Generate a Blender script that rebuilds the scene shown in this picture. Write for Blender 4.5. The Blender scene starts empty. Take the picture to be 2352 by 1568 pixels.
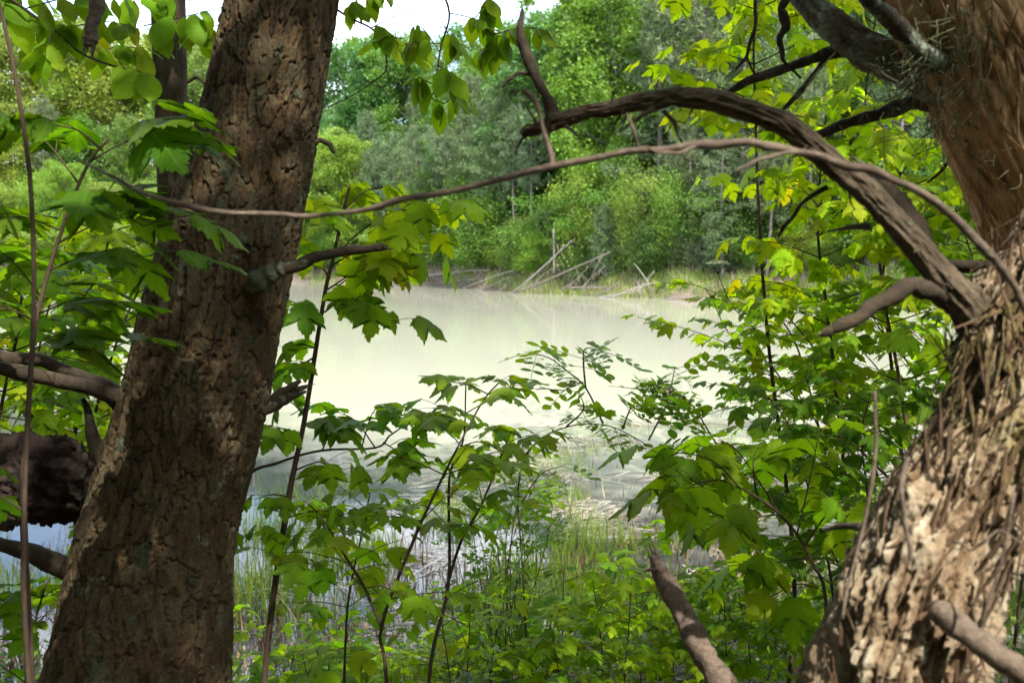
import bpy, math, random
import numpy as np
from mathutils import Vector, Matrix

R = math.radians
scene = bpy.context.scene
C = bpy.context.collection

# ------------------------------------------------------------------ camera
CAM_Z = 2.6
PITCH = R(4.85)
FV = 2287.0                       # focal length in units of a 2352-wide frame
cam_d = bpy.data.cameras.new('camera')
cam_d.lens = 35.0
cam_d.sensor_width = 36.0
cam_d.clip_start = 0.02
cam_d.clip_end = 5000.0
cam_d.dof.use_dof = True
cam_d.dof.focus_distance = 2.9
cam_d.dof.aperture_fstop = 6.3
cam = bpy.data.objects.new('camera', cam_d)
cam.location = (0, 0, CAM_Z)
cam.rotation_euler = (math.pi / 2 - PITCH, 0, 0)
C.objects.link(cam)
scene.camera = cam

# ------------------------------------------------------------------ world, sun, exposure
SUN_ELEV, SUN_AZ = R(54), R(28)   # azimuth: from straight behind the camera, towards the right
sdir = Vector((math.sin(SUN_AZ) * math.cos(SUN_ELEV), -math.cos(SUN_AZ) * math.cos(SUN_ELEV), math.sin(SUN_ELEV)))
world = bpy.data.worlds.new('World')
scene.world = world
world.use_nodes = True
wn = world.node_tree
wn.nodes.clear()
w_out = wn.nodes.new('ShaderNodeOutputWorld')
w_bg = wn.nodes.new('ShaderNodeBackground')
w_bg.inputs[1].default_value = 0.15
w_sky = wn.nodes.new('ShaderNodeTexSky')
w_sky.sky_type = 'NISHITA'
w_sky.sun_disc = False
w_sky.sun_elevation = SUN_ELEV
w_sky.sun_rotation = math.atan2(sdir.x, sdir.y)
w_sky.air_density = 1.0
w_sky.dust_density = 1.5
w_tc = wn.nodes.new('ShaderNodeTexCoord')
w_map = wn.nodes.new('ShaderNodeMapping')
w_map.inputs['Scale'].default_value = (1.0, 1.0, 2.2)
w_noise = wn.nodes.new('ShaderNodeTexNoise')
w_noise.inputs['Scale'].default_value = 2.6
w_noise.inputs['Detail'].default_value = 6
w_noise.inputs['Roughness'].default_value = 0.55
w_ramp = wn.nodes.new('ShaderNodeMapRange')
w_ramp.inputs['From Min'].default_value = 0.45
w_ramp.inputs['From Max'].default_value = 0.60
w_mix = wn.nodes.new('ShaderNodeMix')
w_mix.data_type = 'RGBA'
w_mix.inputs['B'].default_value = (9.0, 9.2, 9.6, 1)
wn.links.new(w_tc.outputs['Generated'], w_map.inputs[0])
wn.links.new(w_map.outputs[0], w_noise.inputs['Vector'])
wn.links.new(w_noise.outputs[0], w_ramp.inputs[0])
wn.links.new(w_ramp.outputs[0], w_mix.inputs['Factor'])
wn.links.new(w_sky.outputs[0], w_mix.inputs['A'])
wn.links.new(w_mix.outputs['Result'], w_bg.inputs[0])
wn.links.new(w_bg.outputs[0], w_out.inputs[0])

sun_d = bpy.data.lights.new('sun', 'SUN')
sun_d.energy = 2.9
sun_d.angle = R(0.53)
sun_d.color = (1.0, 0.94, 0.84)
sun = bpy.data.objects.new('sun', sun_d)
sun.rotation_euler = sdir.to_track_quat('Z', 'Y').to_euler()
sun.location = sdir * 60
C.objects.link(sun)

vs = scene.view_settings
vs.view_transform = 'Standard'
vs.look = 'None'
vs.gamma = 1.0
vs.use_curve_mapping = False
vs.exposure = 1.93
scene.cycles.max_bounces = 5
scene.cycles.diffuse_bounces = 2
scene.cycles.glossy_bounces = 2
scene.cycles.transmission_bounces = 3
scene.cycles.sample_clamp_indirect = 6.0

# ------------------------------------------------------------------ helpers
FWD = Vector((0, math.cos(PITCH), -math.sin(PITCH)))
UPV = Vector((0, math.sin(PITCH), math.cos(PITCH)))

def P(px, py, d):
    """point seen at (px, py) of a 2352x1568 frame, d metres deep"""
    px, py, d = float(px), float(py), float(d)
    return Vector((0, 0, CAM_Z)) + d * (FWD + Vector((1, 0, 0)) * ((px - 1176) / FV) + UPV * ((784 - py) / FV))

def path(lst, d=None):
    out = []
    for q in lst:
        out.append(P(q[0], q[1], q[2] if len(q) > 2 else d))
    return out

def thing(name, label, cat, loc=(0, 0, 0), group=None):
    o = bpy.data.objects.new(name, None)
    o.empty_display_size = 0.1
    C.objects.link(o)
    o.location = loc
    tag(o, label, cat, group)
    return o

def tag(o, label, cat, group=None, kind=None):
    o['label'] = label
    if cat: o['category'] = cat
    if group: o['group'] = group
    if kind: o['kind'] = kind
    return o

def link(name, mesh, parent=None, world_mesh=True):
    """mesh in world coordinates goes under a parent whose transform is a translation"""
    o = bpy.data.objects.new(name, mesh)
    C.objects.link(o)
    if parent is not None:
        o.parent = parent
        if world_mesh:
            o.location = -parent.location
    return o

def crom(pts, per):
    """Catmull-Rom through rows of an array"""
    a = np.array(pts, float)
    a = np.vstack([2 * a[0] - a[1], a, 2 * a[-1] - a[-2]])
    out = []
    t = np.linspace(0, 1, per, endpoint=False)[:, None]
    for i in range(1, len(a) - 2):
        p0, p1, p2, p3 = a[i - 1], a[i], a[i + 1], a[i + 2]
        out.append(0.5 * ((2 * p1) + (-p0 + p2) * t + (2 * p0 - 5 * p1 + 4 * p2 - p3) * t ** 2 + (-p0 + 3 * p1 - 3 * p2 + p3) * t ** 3))
    out.append(a[-2][None, :])
    return np.vstack(out)

def frames(c):
    t = np.gradient(c, axis=0)
    t /= np.linalg.norm(t, axis=1)[:, None] + 1e-9
    u = np.zeros_like(t)
    ref = np.array([0, -1.0, 0]) if abs(t[0][1]) < 0.9 else np.array([1.0, 0, 0])
    v = ref - t[0] * ref.dot(t[0])
    v /= np.linalg.norm(v)
    for i in range(len(t)):
        v = v - t[i] * v.dot(t[i])
        v /= np.linalg.norm(v) + 1e-9
        u[i] = v
    w = np.cross(t, u)
    return t, u, w

# numpy value noise
def _h(ix, iy, iz):
    n = (ix.astype(np.int64) * 374761393 + iy.astype(np.int64) * 668265263 + iz.astype(np.int64) * 2147483647 // 7) & 0xffffffff
    n = ((n ^ (n >> 13)) * 1274126177) & 0xffffffff
    n = ((n ^ (n >> 16)) * 2246822519) & 0xffffffff
    return ((n ^ (n >> 15)) & 0xffff) / 65535.0

def vnoise(x, y, z):
    ix, iy, iz = np.floor(x), np.floor(y), np.floor(z)
    fx, fy, fz = x - ix, y - iy, z - iz
    fx, fy, fz = [f * f * (3 - 2 * f) for f in (fx, fy, fz)]
    r = 0
    for dx in (0, 1):
        for dy in (0, 1):
            for dz in (0, 1):
                r = r + _h(ix + dx, iy + dy, iz + dz) * (fx if dx else 1 - fx) * (fy if dy else 1 - fy) * (fz if dz else 1 - fz)
    return r

def fbm(x, y, z, o=3):
    s, a, tot = 0, 1.0, 0
    for i in range(o):
        s = s + a * vnoise(x * 2 ** i + 17 * i, y * 2 ** i + 5 * i, z * 2 ** i + 11 * i)
        tot += a
        a *= 0.5
    return s / tot

def sstep(a, b, x):
    t = np.clip((x - a) / (b - a), 0, 1)
    return t * t * (3 - 2 * t)

def vor(cu, cv, nu, seed):
    """2-D Voronoi, periodic in cu with period nu: F1, F2, cell id"""
    iu, iv = np.floor(cu), np.floor(cv)
    f1 = np.full(cu.shape, 9.0); f2 = np.full(cu.shape, 9.0); idr = np.zeros(cu.shape)
    for du in (-1, 0, 1):
        for dv in (-1, 0, 1):
            gu, gv = iu + du, iv + dv
            wu = np.mod(gu, nu)
            jx, jy = _h(wu, gv, np.full_like(gu, seed)), _h(wu, gv, np.full_like(gu, seed + 7))
            d = np.hypot(gu + 0.1 + 0.8 * jx - cu, gv + 0.1 + 0.8 * jy - cv)
            rid = _h(wu, gv, np.full_like(gu, seed + 19))
            near = d < f1
            f2 = np.where(near, f1, np.minimum(f2, d))
            idr = np.where(near, rid, idr)
            f1 = np.where(near, d, f1)
    return f1, f2, idr

class MB:
    def __init__(s):
        s.v = []; s.f = []
    def tube(s, pts, r0, r1=None, sides=8, per=4, wob=0.0, seed=0, cap=True, rads=None, sharp=False):
        if rads is None:
            rads = np.linspace(r0, r1, len(pts))
        a = crom([(p[0], p[1], p[2], r) for p, r in zip(pts, rads)], per)
        c, r = a[:, :3], np.maximum(a[:, 3], 0.0004)
        t, u, w = frames(c)
        base = len(s.v)
        rng = np.random.RandomState(seed)
        ph = rng.rand(4) * 6.28
        ang = np.arange(sides) * 2 * math.pi / sides
        n = len(c)
        for i in range(n):
            rr = r[i] * np.ones(sides)
            if wob:
                rr = rr * (1 + wob * np.sin(ang * 2 + ph[0] + i * 0.25) * 0.5 + wob * 0.7 * (rng.rand(sides) - 0.5) + wob * 0.35 * math.sin(i * .31 + ph[1]) + wob * .25 * math.sin(i * .83 + ph[2]))
            ring = c[i] + (np.cos(ang) * rr)[:, None] * u[i] + (np.sin(ang) * rr)[:, None] * w[i]
            s.v.extend(map(tuple, ring))
        for i in range(n - 1):
            for k in range(sides):
                k2 = (k + 1) % sides
                s.f.append((base + i * sides + k, base + i * sides + k2, base + (i + 1) * sides + k2, base + (i + 1) * sides + k))
        if cap:
            b = len(s.v)
            s.v.append(tuple(c[-1] + t[-1] * r[-1] * (1.2 if sharp else 0.4)))
            for k in range(sides):
                s.f.append((base + (n - 1) * sides + k, base + (n - 1) * sides + (k + 1) % sides, b))
            b = len(s.v)
            s.v.append(tuple(c[0] - t[0] * r[0] * 0.3))
            for k in range(sides):
                s.f.append((base + (k + 1) % sides, base + k, b))
        return s
    def mesh(s, name, mat, smooth=True):
        m = bpy.data.meshes.new(name)
        m.from_pydata(s.v, [], s.f)
        if smooth:
            m.polygons.foreach_set('use_smooth', [True] * len(m.polygons))
        m.materials.append(mat)
        return m

def np_mesh(name, v, f, mat, smooth=False):
    m = bpy.data.meshes.new(name)
    v = np.asarray(v, np.float32); f = np.asarray(f, np.int32)
    k = f.shape[1]
    m.vertices.add(len(v)); m.vertices.foreach_set('co', v.ravel())
    m.loops.add(f.size); m.loops.foreach_set('vertex_index', f.ravel())
    m.polygons.add(len(f))
    m.polygons.foreach_set('loop_start', np.arange(len(f), dtype=np.int32) * k)
    m.update(calc_edges=True)
    m.polygons.foreach_set('use_smooth', np.full(len(f), smooth))
    m.materials.append(mat)
    m.validate()
    return m

# ------------------------------------------------------------------ materials
def new_mat(name):
    m = bpy.data.materials.new(name)
    m.use_nodes = True
    nt = m.node_tree
    nt.nodes.clear()
    out = nt.nodes.new('ShaderNodeOutputMaterial')
    return m, nt, out

def nd(nt, t, **kw):
    n = nt.nodes.new(t)
    for k, v in kw.items():
        if k in n.inputs.keys():
            n.inputs[k].default_value = v
        else:
            setattr(n, k, v)
    return n

def mth(nt, op, a, b=None, clamp=False):
    n = nt.nodes.new('ShaderNodeMath')
    n.operation = op
    n.use_clamp = clamp
    for i, x in enumerate((a, b)):
        if x is None: continue
        if isinstance(x, (int, float)): n.inputs[i].default_value = x
        else: nt.links.new(x, n.inputs[i])
    return n.outputs[0]

def mixc(nt, fac, a, b, mode='MIX'):
    n = nt.nodes.new('ShaderNodeMix')
    n.data_type = 'RGBA'
    n.blend_type = mode
    for key, x in (('Factor', fac), ('A', a), ('B', b)):
        if isinstance(x, (int, float)): n.inputs[key].default_value = x
        elif isinstance(x, tuple): n.inputs[key].default_value = x if len(x) == 4 else (*x, 1)
        else: nt.links.new(x, n.inputs[key])
    return n.outputs['Result']

def noise_tex(nt, vec, scale, detail=4, rough=0.55, dist=0.0):
    n = nd(nt, 'ShaderNodeTexNoise', Scale=scale, Detail=detail, Roughness=rough, Distortion=dist)
    if vec is not None: nt.links.new(vec, n.inputs['Vector'])
    return n.outputs[0]

def ramp(nt, x, stops):
    n = nt.nodes.new('ShaderNodeValToRGB')
    nt.links.new(x, n.inputs[0])
    el = n.color_ramp.elements
    el[0].position, el[0].color = stops[0][0], (*stops[0][1], 1)
    el[1].position, el[1].color = stops[-1][0], (*stops[-1][1], 1)
    for p, c in stops[1:-1]:
        e = el.new(p); e.color = (*c, 1)
    return n.outputs[0]

def maprange(nt, x, a, b, c=0.0, d=1.0):
    n = nt.nodes.new('ShaderNodeMapRange')
    nt.links.new(x, n.inputs[0])
    for k, v in zip(('From Min', 'From Max', 'To Min', 'To Max'), (a, b, c, d)):
        n.inputs[k].default_value = v
    return n.outputs[0]

def bark_mat(name, stops, lichen=(0.30, 0.34, 0.22), lich_amt=0.62, moss=None, attr='plate', fine=(60, 60, 9), bump=0.6, rough=0.92, grain=0.0):
    m, nt, out = new_mat(name)
    tc = nt.nodes.new('ShaderNodeTexCoord')
    mp = nd(nt, 'ShaderNodeMapping'); mp.inputs['Scale'].default_value = fine
    nt.links.new(tc.outputs['Object'], mp.inputs[0])
    n1 = noise_tex(nt, mp.outputs[0], 1.0, 5, 0.65)
    n2 = noise_tex(nt, tc.outputs['Object'], 9.0, 4, 0.6)
    at = nt.nodes.new('ShaderNodeAttribute'); at.attribute_name = attr
    s = mth(nt, 'ADD', mth(nt, 'MULTIPLY', at.outputs['Fac'], 0.45), mth(nt, 'MULTIPLY', n2, 0.5))
    s = mth(nt, 'ADD', s, mth(nt, 'MULTIPLY', mth(nt, 'SUBTRACT', n1, 0.5), 0.55))
    col = ramp(nt, s, stops)
    if grain:
        g1 = noise_tex(nt, tc.outputs['Object'], 170.0, 4, 0.7)
        col = mixc(nt, 1.0, col, maprange(nt, g1, 0.3, 0.7, 1 - grain, 1 + grain), 'MULTIPLY')
    n3 = noise_tex(nt, tc.outputs['Object'], 7.0, 7, 0.72)
    n4 = noise_tex(nt, tc.outputs['Object'], 90.0, 3, 0.7)
    lf = maprange(nt, mth(nt, 'ADD', n3, mth(nt, 'MULTIPLY', mth(nt, 'SUBTRACT', n4, 0.5), 0.16)), lich_amt, lich_amt + 0.05)
    col = mixc(nt, mth(nt, 'MULTIPLY', lf, 0.8), col, lichen)
    if moss:
        n5 = noise_tex(nt, tc.outputs['Object'], 3.1, 5, 0.7)
        col = mixc(nt, mth(nt, 'MULTIPLY', maprange(nt, n5, 0.55, 0.72), 0.6), col, moss)
    b = nd(nt, 'ShaderNodeBump', Strength=bump, Distance=0.006)
    nt.links.new(mth(nt, 'ADD', n1, mth(nt, 'MULTIPLY', n4, 0.4)), b.inputs['Height'])
    p = nd(nt, 'ShaderNodeBsdfPrincipled', Roughness=rough)
    p.inputs['Specular IOR Level'].default_value = 0.25
    nt.links.new(col, p.inputs['Base Color'])
    nt.links.new(b.outputs[0], p.inputs['Normal'])
    nt.links.new(p.outputs[0], out.inputs[0])
    return m

M = {}
M['pine_bark'] = bark_mat('pine_bark', [(0.18, (0.018, 0.012, 0.007)), (0.34, (0.032, 0.023, 0.011)), (0.44, (0.076, 0.044, 0.018)), (0.52, (0.048, 0.042, 0.024)), (0.61, (0.088, 0.060, 0.027)), (0.72, (0.080, 0.076, 0.047)), (0.9, (0.135, 0.125, 0.08))],
                          lichen=(0.20, 0.225, 0.14), lich_amt=0.63, grain=.5, fine=(95, 95, 22), bump=.9)
M['grey_bark'] = bark_mat('grey_bark', [(0.15, (0.035, 0.025, 0.016)), (0.5, (0.085, 0.062, 0.042)), (0.85, (0.15, 0.125, 0.095))], lich_amt=0.68, fine=(90, 90, 10))
M['cedar_bark'] = bark_mat('cedar_bark', [(0.18, (0.042, 0.025, 0.013)), (0.36, (0.130, 0.082, 0.044)), (0.52, (0.21, 0.155, 0.097)), (0.66, (0.32, 0.275, 0.195)), (0.85, (0.50, 0.47, 0.37))],
                           lichen=(0.42, 0.46, 0.36), lich_amt=0.66, moss=(0.20, 0.21, 0.04), fine=(70, 70, 12), bump=0.9)
M['orange_bark'] = bark_mat('orange_bark', [(0.15, (0.10, 0.06, 0.03)), (0.40, (0.32, 0.19, 0.095)), (0.6, (0.52, 0.33, 0.18)), (0.85, (0.56, 0.45, 0.33))],
                            lichen=(0.22, 0.27, 0.15), lich_amt=0.62, fine=(60, 60, 7), bump=0.9)
M['limb_bark'] = bark_mat('limb_bark', [(0.15, (0.024, 0.018, 0.011)), (0.42, (0.062, 0.046, 0.029)), (0.62, (0.115, 0.088, 0.058)), (0.85, (0.19, 0.16, 0.11))], lichen=(0.17, 0.22, 0.14), lich_amt=0.575, fine=(80, 80, 80))
M['lichen'] = bark_mat('lichen', [(0.2, (.05, .055, .03)), (0.5, (.12, .135, .08)), (.85, (.22, .24, .16))], lich_amt=.9, fine=(90, 90, 90), bump=.9)
M['scaly'] = bark_mat('scaly', [(0.2, (0.03, 0.024, 0.018)), (0.45, (0.12, 0.10, 0.078)), (0.65, (0.24, 0.225, 0.185)), (0.9, (0.33, 0.34, 0.27))], lichen=(0.22, 0.28, 0.20), lich_amt=0.57, fine=(80, 80, 80), bump=.9)
M['dead_wood'] = bark_mat('dead_wood', [(0.15, (0.07, 0.05, 0.036)), (0.42, (0.19, 0.145, 0.11)), (0.62, (0.31, 0.265, 0.215)), (0.85, (0.48, 0.44, 0.38))], lich_amt=0.62, fine=(80, 80, 80))
M['dark_log'] = bark_mat('dark_log', [(0.15, (0.014, 0.009, 0.008)), (0.5, (0.036, 0.023, 0.019)), (0.85, (0.075, 0.052, 0.043))], lich_amt=0.9, fine=(14, 120, 120), bump=1.0)
M['drift'] = bark_mat('drift', [(0.15, (0.17, 0.15, 0.13)), (0.5, (0.28, 0.26, 0.235)), (0.85, (0.42, 0.40, 0.37))], lich_amt=0.9, fine=(4, 4, 4), bump=0.2)
M['drift_dark'] = bark_mat('drift_dark', [(0.15, (0.12, 0.10, 0.085)), (0.5, (0.21, 0.18, 0.155)), (0.85, (0.30, 0.27, 0.24))], lich_amt=0.9, fine=(4, 4, 4), bump=0.2)
M['far_bark'] = bark_mat('far_bark', [(0.15, (0.13, 0.115, 0.10)), (0.5, (0.23, 0.21, 0.185)), (0.85, (0.35, 0.33, 0.30))], lich_amt=0.9, fine=(3, 3, 1), bump=0.2)
M['stem'] = bark_mat('stem', [(0.15, (0.045, 0.03, 0.02)), (0.5, (0.10, 0.07, 0.045)), (0.85, (0.17, 0.13, 0.09))], lich_amt=0.72, fine=(150, 150, 40), bump=0.3)
M['green_stem'] = bark_mat('green_stem', [(0.15, (0.05, 0.045, 0.02)), (0.5, (0.10, 0.09, 0.04)), (0.85, (0.15, 0.12, 0.07))], lich_amt=0.9, fine=(150, 150, 40), bump=0.3)

def leaf_mat(name, veins, trans=0.52, rough=0.55, spec=0.12):
    m, nt, out = new_mat(name)
    oi = nt.nodes.new('ShaderNodeObjectInfo')
    uv = nt.nodes.new('ShaderNodeUVMap')
    sx = nt.nodes.new('ShaderNodeSeparateXYZ')
    nt.links.new(uv.outputs[0], sx.inputs[0])
    x = mth(nt, 'ABSOLUTE', sx.outputs[0]); y = sx.outputs[1]
    if veins == 'maple':
        d1 = x
        d2 = mth(nt, 'ABSOLUTE', mth(nt, 'SUBTRACT', mth(nt, 'MULTIPLY', x, 0.682), mth(nt, 'MULTIPLY', y, 0.731)))
        d3 = mth(nt, 'ABSOLUTE', mth(nt, 'ADD', y, mth(nt, 'MULTIPLY', x, 0.03)))
        dm = mth(nt, 'MINIMUM', mth(nt, 'MINIMUM', d1, d2), d3)
        fine = mth(nt, 'SINE', mth(nt, 'MULTIPLY', mth(nt, 'SUBTRACT', y, mth(nt, 'MULTIPLY', x, 0.75)), 62.0))
    else:
        dm = x
        fine = mth(nt, 'SINE', mth(nt, 'MULTIPLY', mth(nt, 'SUBTRACT', y, mth(nt, 'MULTIPLY', mth(nt, 'POWER', x, 0.8), 1.5)), 52.0))
    v1 = maprange(nt, dm, 0.006, 0.02, 1.0, 0.0)
    v2 = maprange(nt, fine, 0.80, 1.0, 0.0, 0.4)
    vein = mth(nt, 'MAXIMUM', v1, v2)
    tc = nt.nodes.new('ShaderNodeTexCoord')
    nz = noise_tex(nt, tc.outputs['Object'], 30.0, 3, 0.6)
    bri = maprange(nt, nz, 0.25, 0.75, 0.78, 1.22)
    base = mixc(nt, 1.0, oi.outputs['Color'], bri, 'MULTIPLY')
    base = mixc(nt, mth(nt, 'MULTIPLY', vein, 0.28), base, (0.17, 0.24, 0.05))
    spot = maprange(nt, noise_tex(nt, tc.outputs['Object'], 7.0, 5, 0.75), 0.68, 0.72)
    base = mixc(nt, mth(nt, 'MULTIPLY', spot, 0.7), base, (0.09, 0.065, 0.02))
    geo = nt.nodes.new('ShaderNodeNewGeometry')
    back = mixc(nt, 0.18, base, (0.12, 0.17, 0.06))
    face = mixc(nt, geo.outputs['Backfacing'], base, back)
    p = nd(nt, 'ShaderNodeBsdfPrincipled', Roughness=rough)
    p.inputs['Specular IOR Level'].default_value = spec
    nt.links.new(face, p.inputs['Base Color'])
    b = nd(nt, 'ShaderNodeBump', Strength=0.25, Distance=0.004)
    nt.links.new(mth(nt, 'SUBTRACT', nz, vein), b.inputs['Height'])
    nt.links.new(b.outputs[0], p.inputs['Normal'])
    tcol = mixc(nt, 1.0, base, (2.7, 2.5, 0.6), 'MULTIPLY')
    t = nt.nodes.new('ShaderNodeBsdfTranslucent')
    nt.links.new(tcol, t.inputs[0])
    mx = nd(nt, 'ShaderNodeMixShader'); mx.inputs[0].default_value = trans
    nt.links.new(p.outputs[0], mx.inputs[1]); nt.links.new(t.outputs[0], mx.inputs[2])
    nt.links.new(mx.outputs[0], out.inputs[0])
    return m

M['leaf'] = leaf_mat('maple_leaf', 'maple')
M['oval'] = leaf_mat('oval_leaf', 'oval', trans=0.38)

def crown_mat(name, trans=0.38, vary=0.35, fixed=None):
    m, nt, out = new_mat(name)
    geo = nt.nodes.new('ShaderNodeNewGeometry')
    oi = nt.nodes.new('ShaderNodeObjectInfo')
    src = oi.outputs['Color']
    bri = maprange(nt, geo.outputs['Random Per Island'], 0, 1, 1 - vary, 1 + vary)
    if fixed:
        src = ramp(nt, geo.outputs['Random Per Island'], fixed)
        tc = nt.nodes.new('ShaderNodeTexCoord')
        bri = maprange(nt, noise_tex(nt, tc.outputs['Object'], 1.3, 3), 0.3, 0.7, 0.75, 1.25)
    base = mixc(nt, 1.0, src, bri, 'MULTIPLY')
    p = nd(nt, 'ShaderNodeBsdfPrincipled', Roughness=0.55)
    p.inputs['Specular IOR Level'].default_value = 0.3
    nt.links.new(base, p.inputs['Base Color'])
    t = nt.nodes.new('ShaderNodeBsdfTranslucent')
    nt.links.new(mixc(nt, 1.0, base, (1.9, 1.7, 0.6), 'MULTIPLY'), t.inputs[0])
    mx = nd(nt, 'ShaderNodeMixShader'); mx.inputs[0].default_value = trans
    nt.links.new(p.outputs[0], mx.inputs[1]); nt.links.new(t.outputs[0], mx.inputs[2])
    nt.links.new(mx.outputs[0], out.inputs[0])
    return m

M['crown'] = crown_mat('crown_leaves')
M['needles'] = crown_mat('pine_needles', trans=0.15, vary=0.4)
M['grass'] = crown_mat('marsh_grass', trans=0.4, fixed=[(0, (0.055, 0.13, 0.015)), (0.5, (0.13, 0.24, 0.025)), (0.8, (0.22, 0.31, 0.04)), (1, (0.28, 0.27, 0.08))])
M['reed'] = crown_mat('dead_reed', trans=0.15, fixed=[(0, (0.05, 0.03, 0.02)), (0.5, (0.16, 0.095, 0.05)), (0.8, (0.30, 0.20, 0.11)), (1, (0.44, 0.35, 0.22))])
M['straw'] = crown_mat('straw', trans=0.1, fixed=[(0, (0.14, 0.09, 0.06)), (0.4, (0.30, 0.24, 0.17)), (0.8, (0.46, 0.42, 0.34)), (1, (0.58, 0.54, 0.46))])
M['litter'] = crown_mat('leaf_litter', trans=0.1, fixed=[(0, (0.07, 0.045, 0.03)), (0.5, (0.19, 0.12, 0.07)), (0.85, (0.32, 0.22, 0.13)), (1, (0.40, 0.30, 0.2))])
M['cover'] = crown_mat('ground_cover', trans=0.35, fixed=[(0, (0.035, 0.085, 0.018)), (0.6, (0.07, 0.14, 0.025)), (1, (0.13, 0.20, 0.035))])
M['umbel'] = crown_mat('white_umbel', trans=0.2, fixed=[(0, (0.5, 0.52, 0.38)), (1, (0.75, 0.75, 0.65))])

def ground_material():
    m, nt, out = new_mat('forest_floor')
    tc = nt.nodes.new('ShaderNodeTexCoord')
    n1 = noise_tex(nt, tc.outputs['Object'], 0.35, 6, 0.6)
    n2 = noise_tex(nt, tc.outputs['Object'], 6.0, 6, 0.7)
    col = ramp(nt, mth(nt, 'ADD', mth(nt, 'MULTIPLY', n1, 0.5), mth(nt, 'MULTIPLY', n2, 0.5)),
               [(0.30, (0.045, 0.035, 0.024)), (0.46, (0.085, 0.064, 0.042)), (0.56, (0.135, 0.10, 0.066)), (0.7, (0.075, 0.095, 0.034))])
    b = nd(nt, 'ShaderNodeBump', Strength=0.8, Distance=0.05)
    nt.links.new(n2, b.inputs['Height'])
    p = nd(nt, 'ShaderNodeBsdfPrincipled', Roughness=0.95)
    nt.links.new(col, p.inputs['Base Color'])
    nt.links.new(b.outputs[0], p.inputs['Normal'])
    nt.links.new(p.outputs[0], out.inputs[0])
    return m

def water_material():
    m, nt, out = new_mat('silty_water')
    tc = nt.nodes.new('ShaderNodeTexCoord')
    mp = nd(nt, 'ShaderNodeMapping'); mp.inputs['Scale'].default_value = (1, 0.45, 1)
    nt.links.new(tc.outputs['Object'], mp.inputs[0])
    n1 = noise_tex(nt, mp.outputs[0], 2.2, 3, 0.5)
    n2 = noise_tex(nt, tc.outputs['Object'], 0.06, 3, 0.5)
    col = mixc(nt, n2, (0.315, 0.315, 0.240), (0.345, 0.345, 0.265))
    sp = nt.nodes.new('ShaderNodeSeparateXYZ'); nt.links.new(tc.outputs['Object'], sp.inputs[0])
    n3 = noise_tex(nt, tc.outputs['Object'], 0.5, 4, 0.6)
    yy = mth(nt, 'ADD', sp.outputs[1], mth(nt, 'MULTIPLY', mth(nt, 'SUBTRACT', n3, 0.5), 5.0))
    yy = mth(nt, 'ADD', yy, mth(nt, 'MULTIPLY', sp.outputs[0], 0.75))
    clear = maprange(nt, yy, 9.8, 14.4, 1.0, 0.0)  # blend to darker near water: tree shade put into the colour
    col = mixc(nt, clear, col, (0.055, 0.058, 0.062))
    b = nd(nt, 'ShaderNodeBump', Strength=0.05, Distance=0.04)
    nt.links.new(n1, b.inputs['Height'])
    dif = nt.nodes.new('ShaderNodeBsdfDiffuse'); nt.links.new(col, dif.inputs[0])
    glo = nd(nt, 'ShaderNodeBsdfGlossy', Roughness=0.05)
    nt.links.new(b.outputs[0], glo.inputs['Normal'])
    fr = nd(nt, 'ShaderNodeFresnel', IOR=1.33)
    mx = nt.nodes.new('ShaderNodeMixShader')
    nt.links.new(fr.outputs[0], mx.inputs[0]); nt.links.new(dif.outputs[0], mx.inputs[1]); nt.links.new(glo.outputs[0], mx.inputs[2])
    nt.links.new(mx.outputs[0], out.inputs[0])
    return m
M['ground'] = ground_material()
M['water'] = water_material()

# ------------------------------------------------------------------ setting: ground and pond
SHORE_PX = np.array([-4000, -600, 0, 350, 700, 1000, 1200, 1400, 1700, 2000, 2352, 3000, 4200])
SHORE_D = np.array([60, 118, 119, 118, 108, 91, 73, 66, 59, 54, 47, 34, 20.0])

def shore_d(px):
    return np.interp(px, SHORE_PX, SHORE_D)

def near_shore(x):
    return 6.7 + 0.35 * np.sin(x * 0.9 + 0.5) - 0.9 * sstep(0.3, -1.2, x) + np.maximum(0, x - 4.5) * 1.1 + np.maximum(0, -x - 9) * 0.6

def ground_z(x, y):
    x = np.asarray(x, float); y = np.asarray(y, float)
    yy = np.maximum(y, 0.5)
    px = 1176 + x / yy * FV
    sd = shore_d(np.clip(px, -4000, 4200))
    d = y - sd + 0.8 * np.sin(px * 0.013) + 0.5 * np.sin(px * 0.041)
    steep = np.interp(px, [0, 1200, 1700, 2352], [0.26, 0.27, 0.42, 0.5])
    hill = np.where(d > 0, 0.55 * (1 - np.exp(-np.maximum(d, 0) / 0.8)) + steep * 34 * (1 - np.exp(-np.maximum(d, 0) / 34)), d * 0.12)
    hill = np.where(d > 0, hill + 0.9 * (vnoise(x * 0.12, y * 0.12, 0 * x) - 0.5) * np.clip(d / 6, 0, 1), hill)
    ns = near_shore(x)
    e = ns - y
    near = np.where(e > 0, 1.25 * (1 - np.exp(-np.maximum(e, 0) * 0.24)) + 0.10 * (vnoise(x * 1.7, y * 1.7, 0 * x) - 0.5) * np.clip(e, 0, 1), e * 0.035)
    z = np.maximum(near, np.where(y > 3, hill, -9))
    return np.maximum(z, -1.6)

def gz(x, y):
    return float(ground_z(np.array([x]), np.array([y]))[0])

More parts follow.
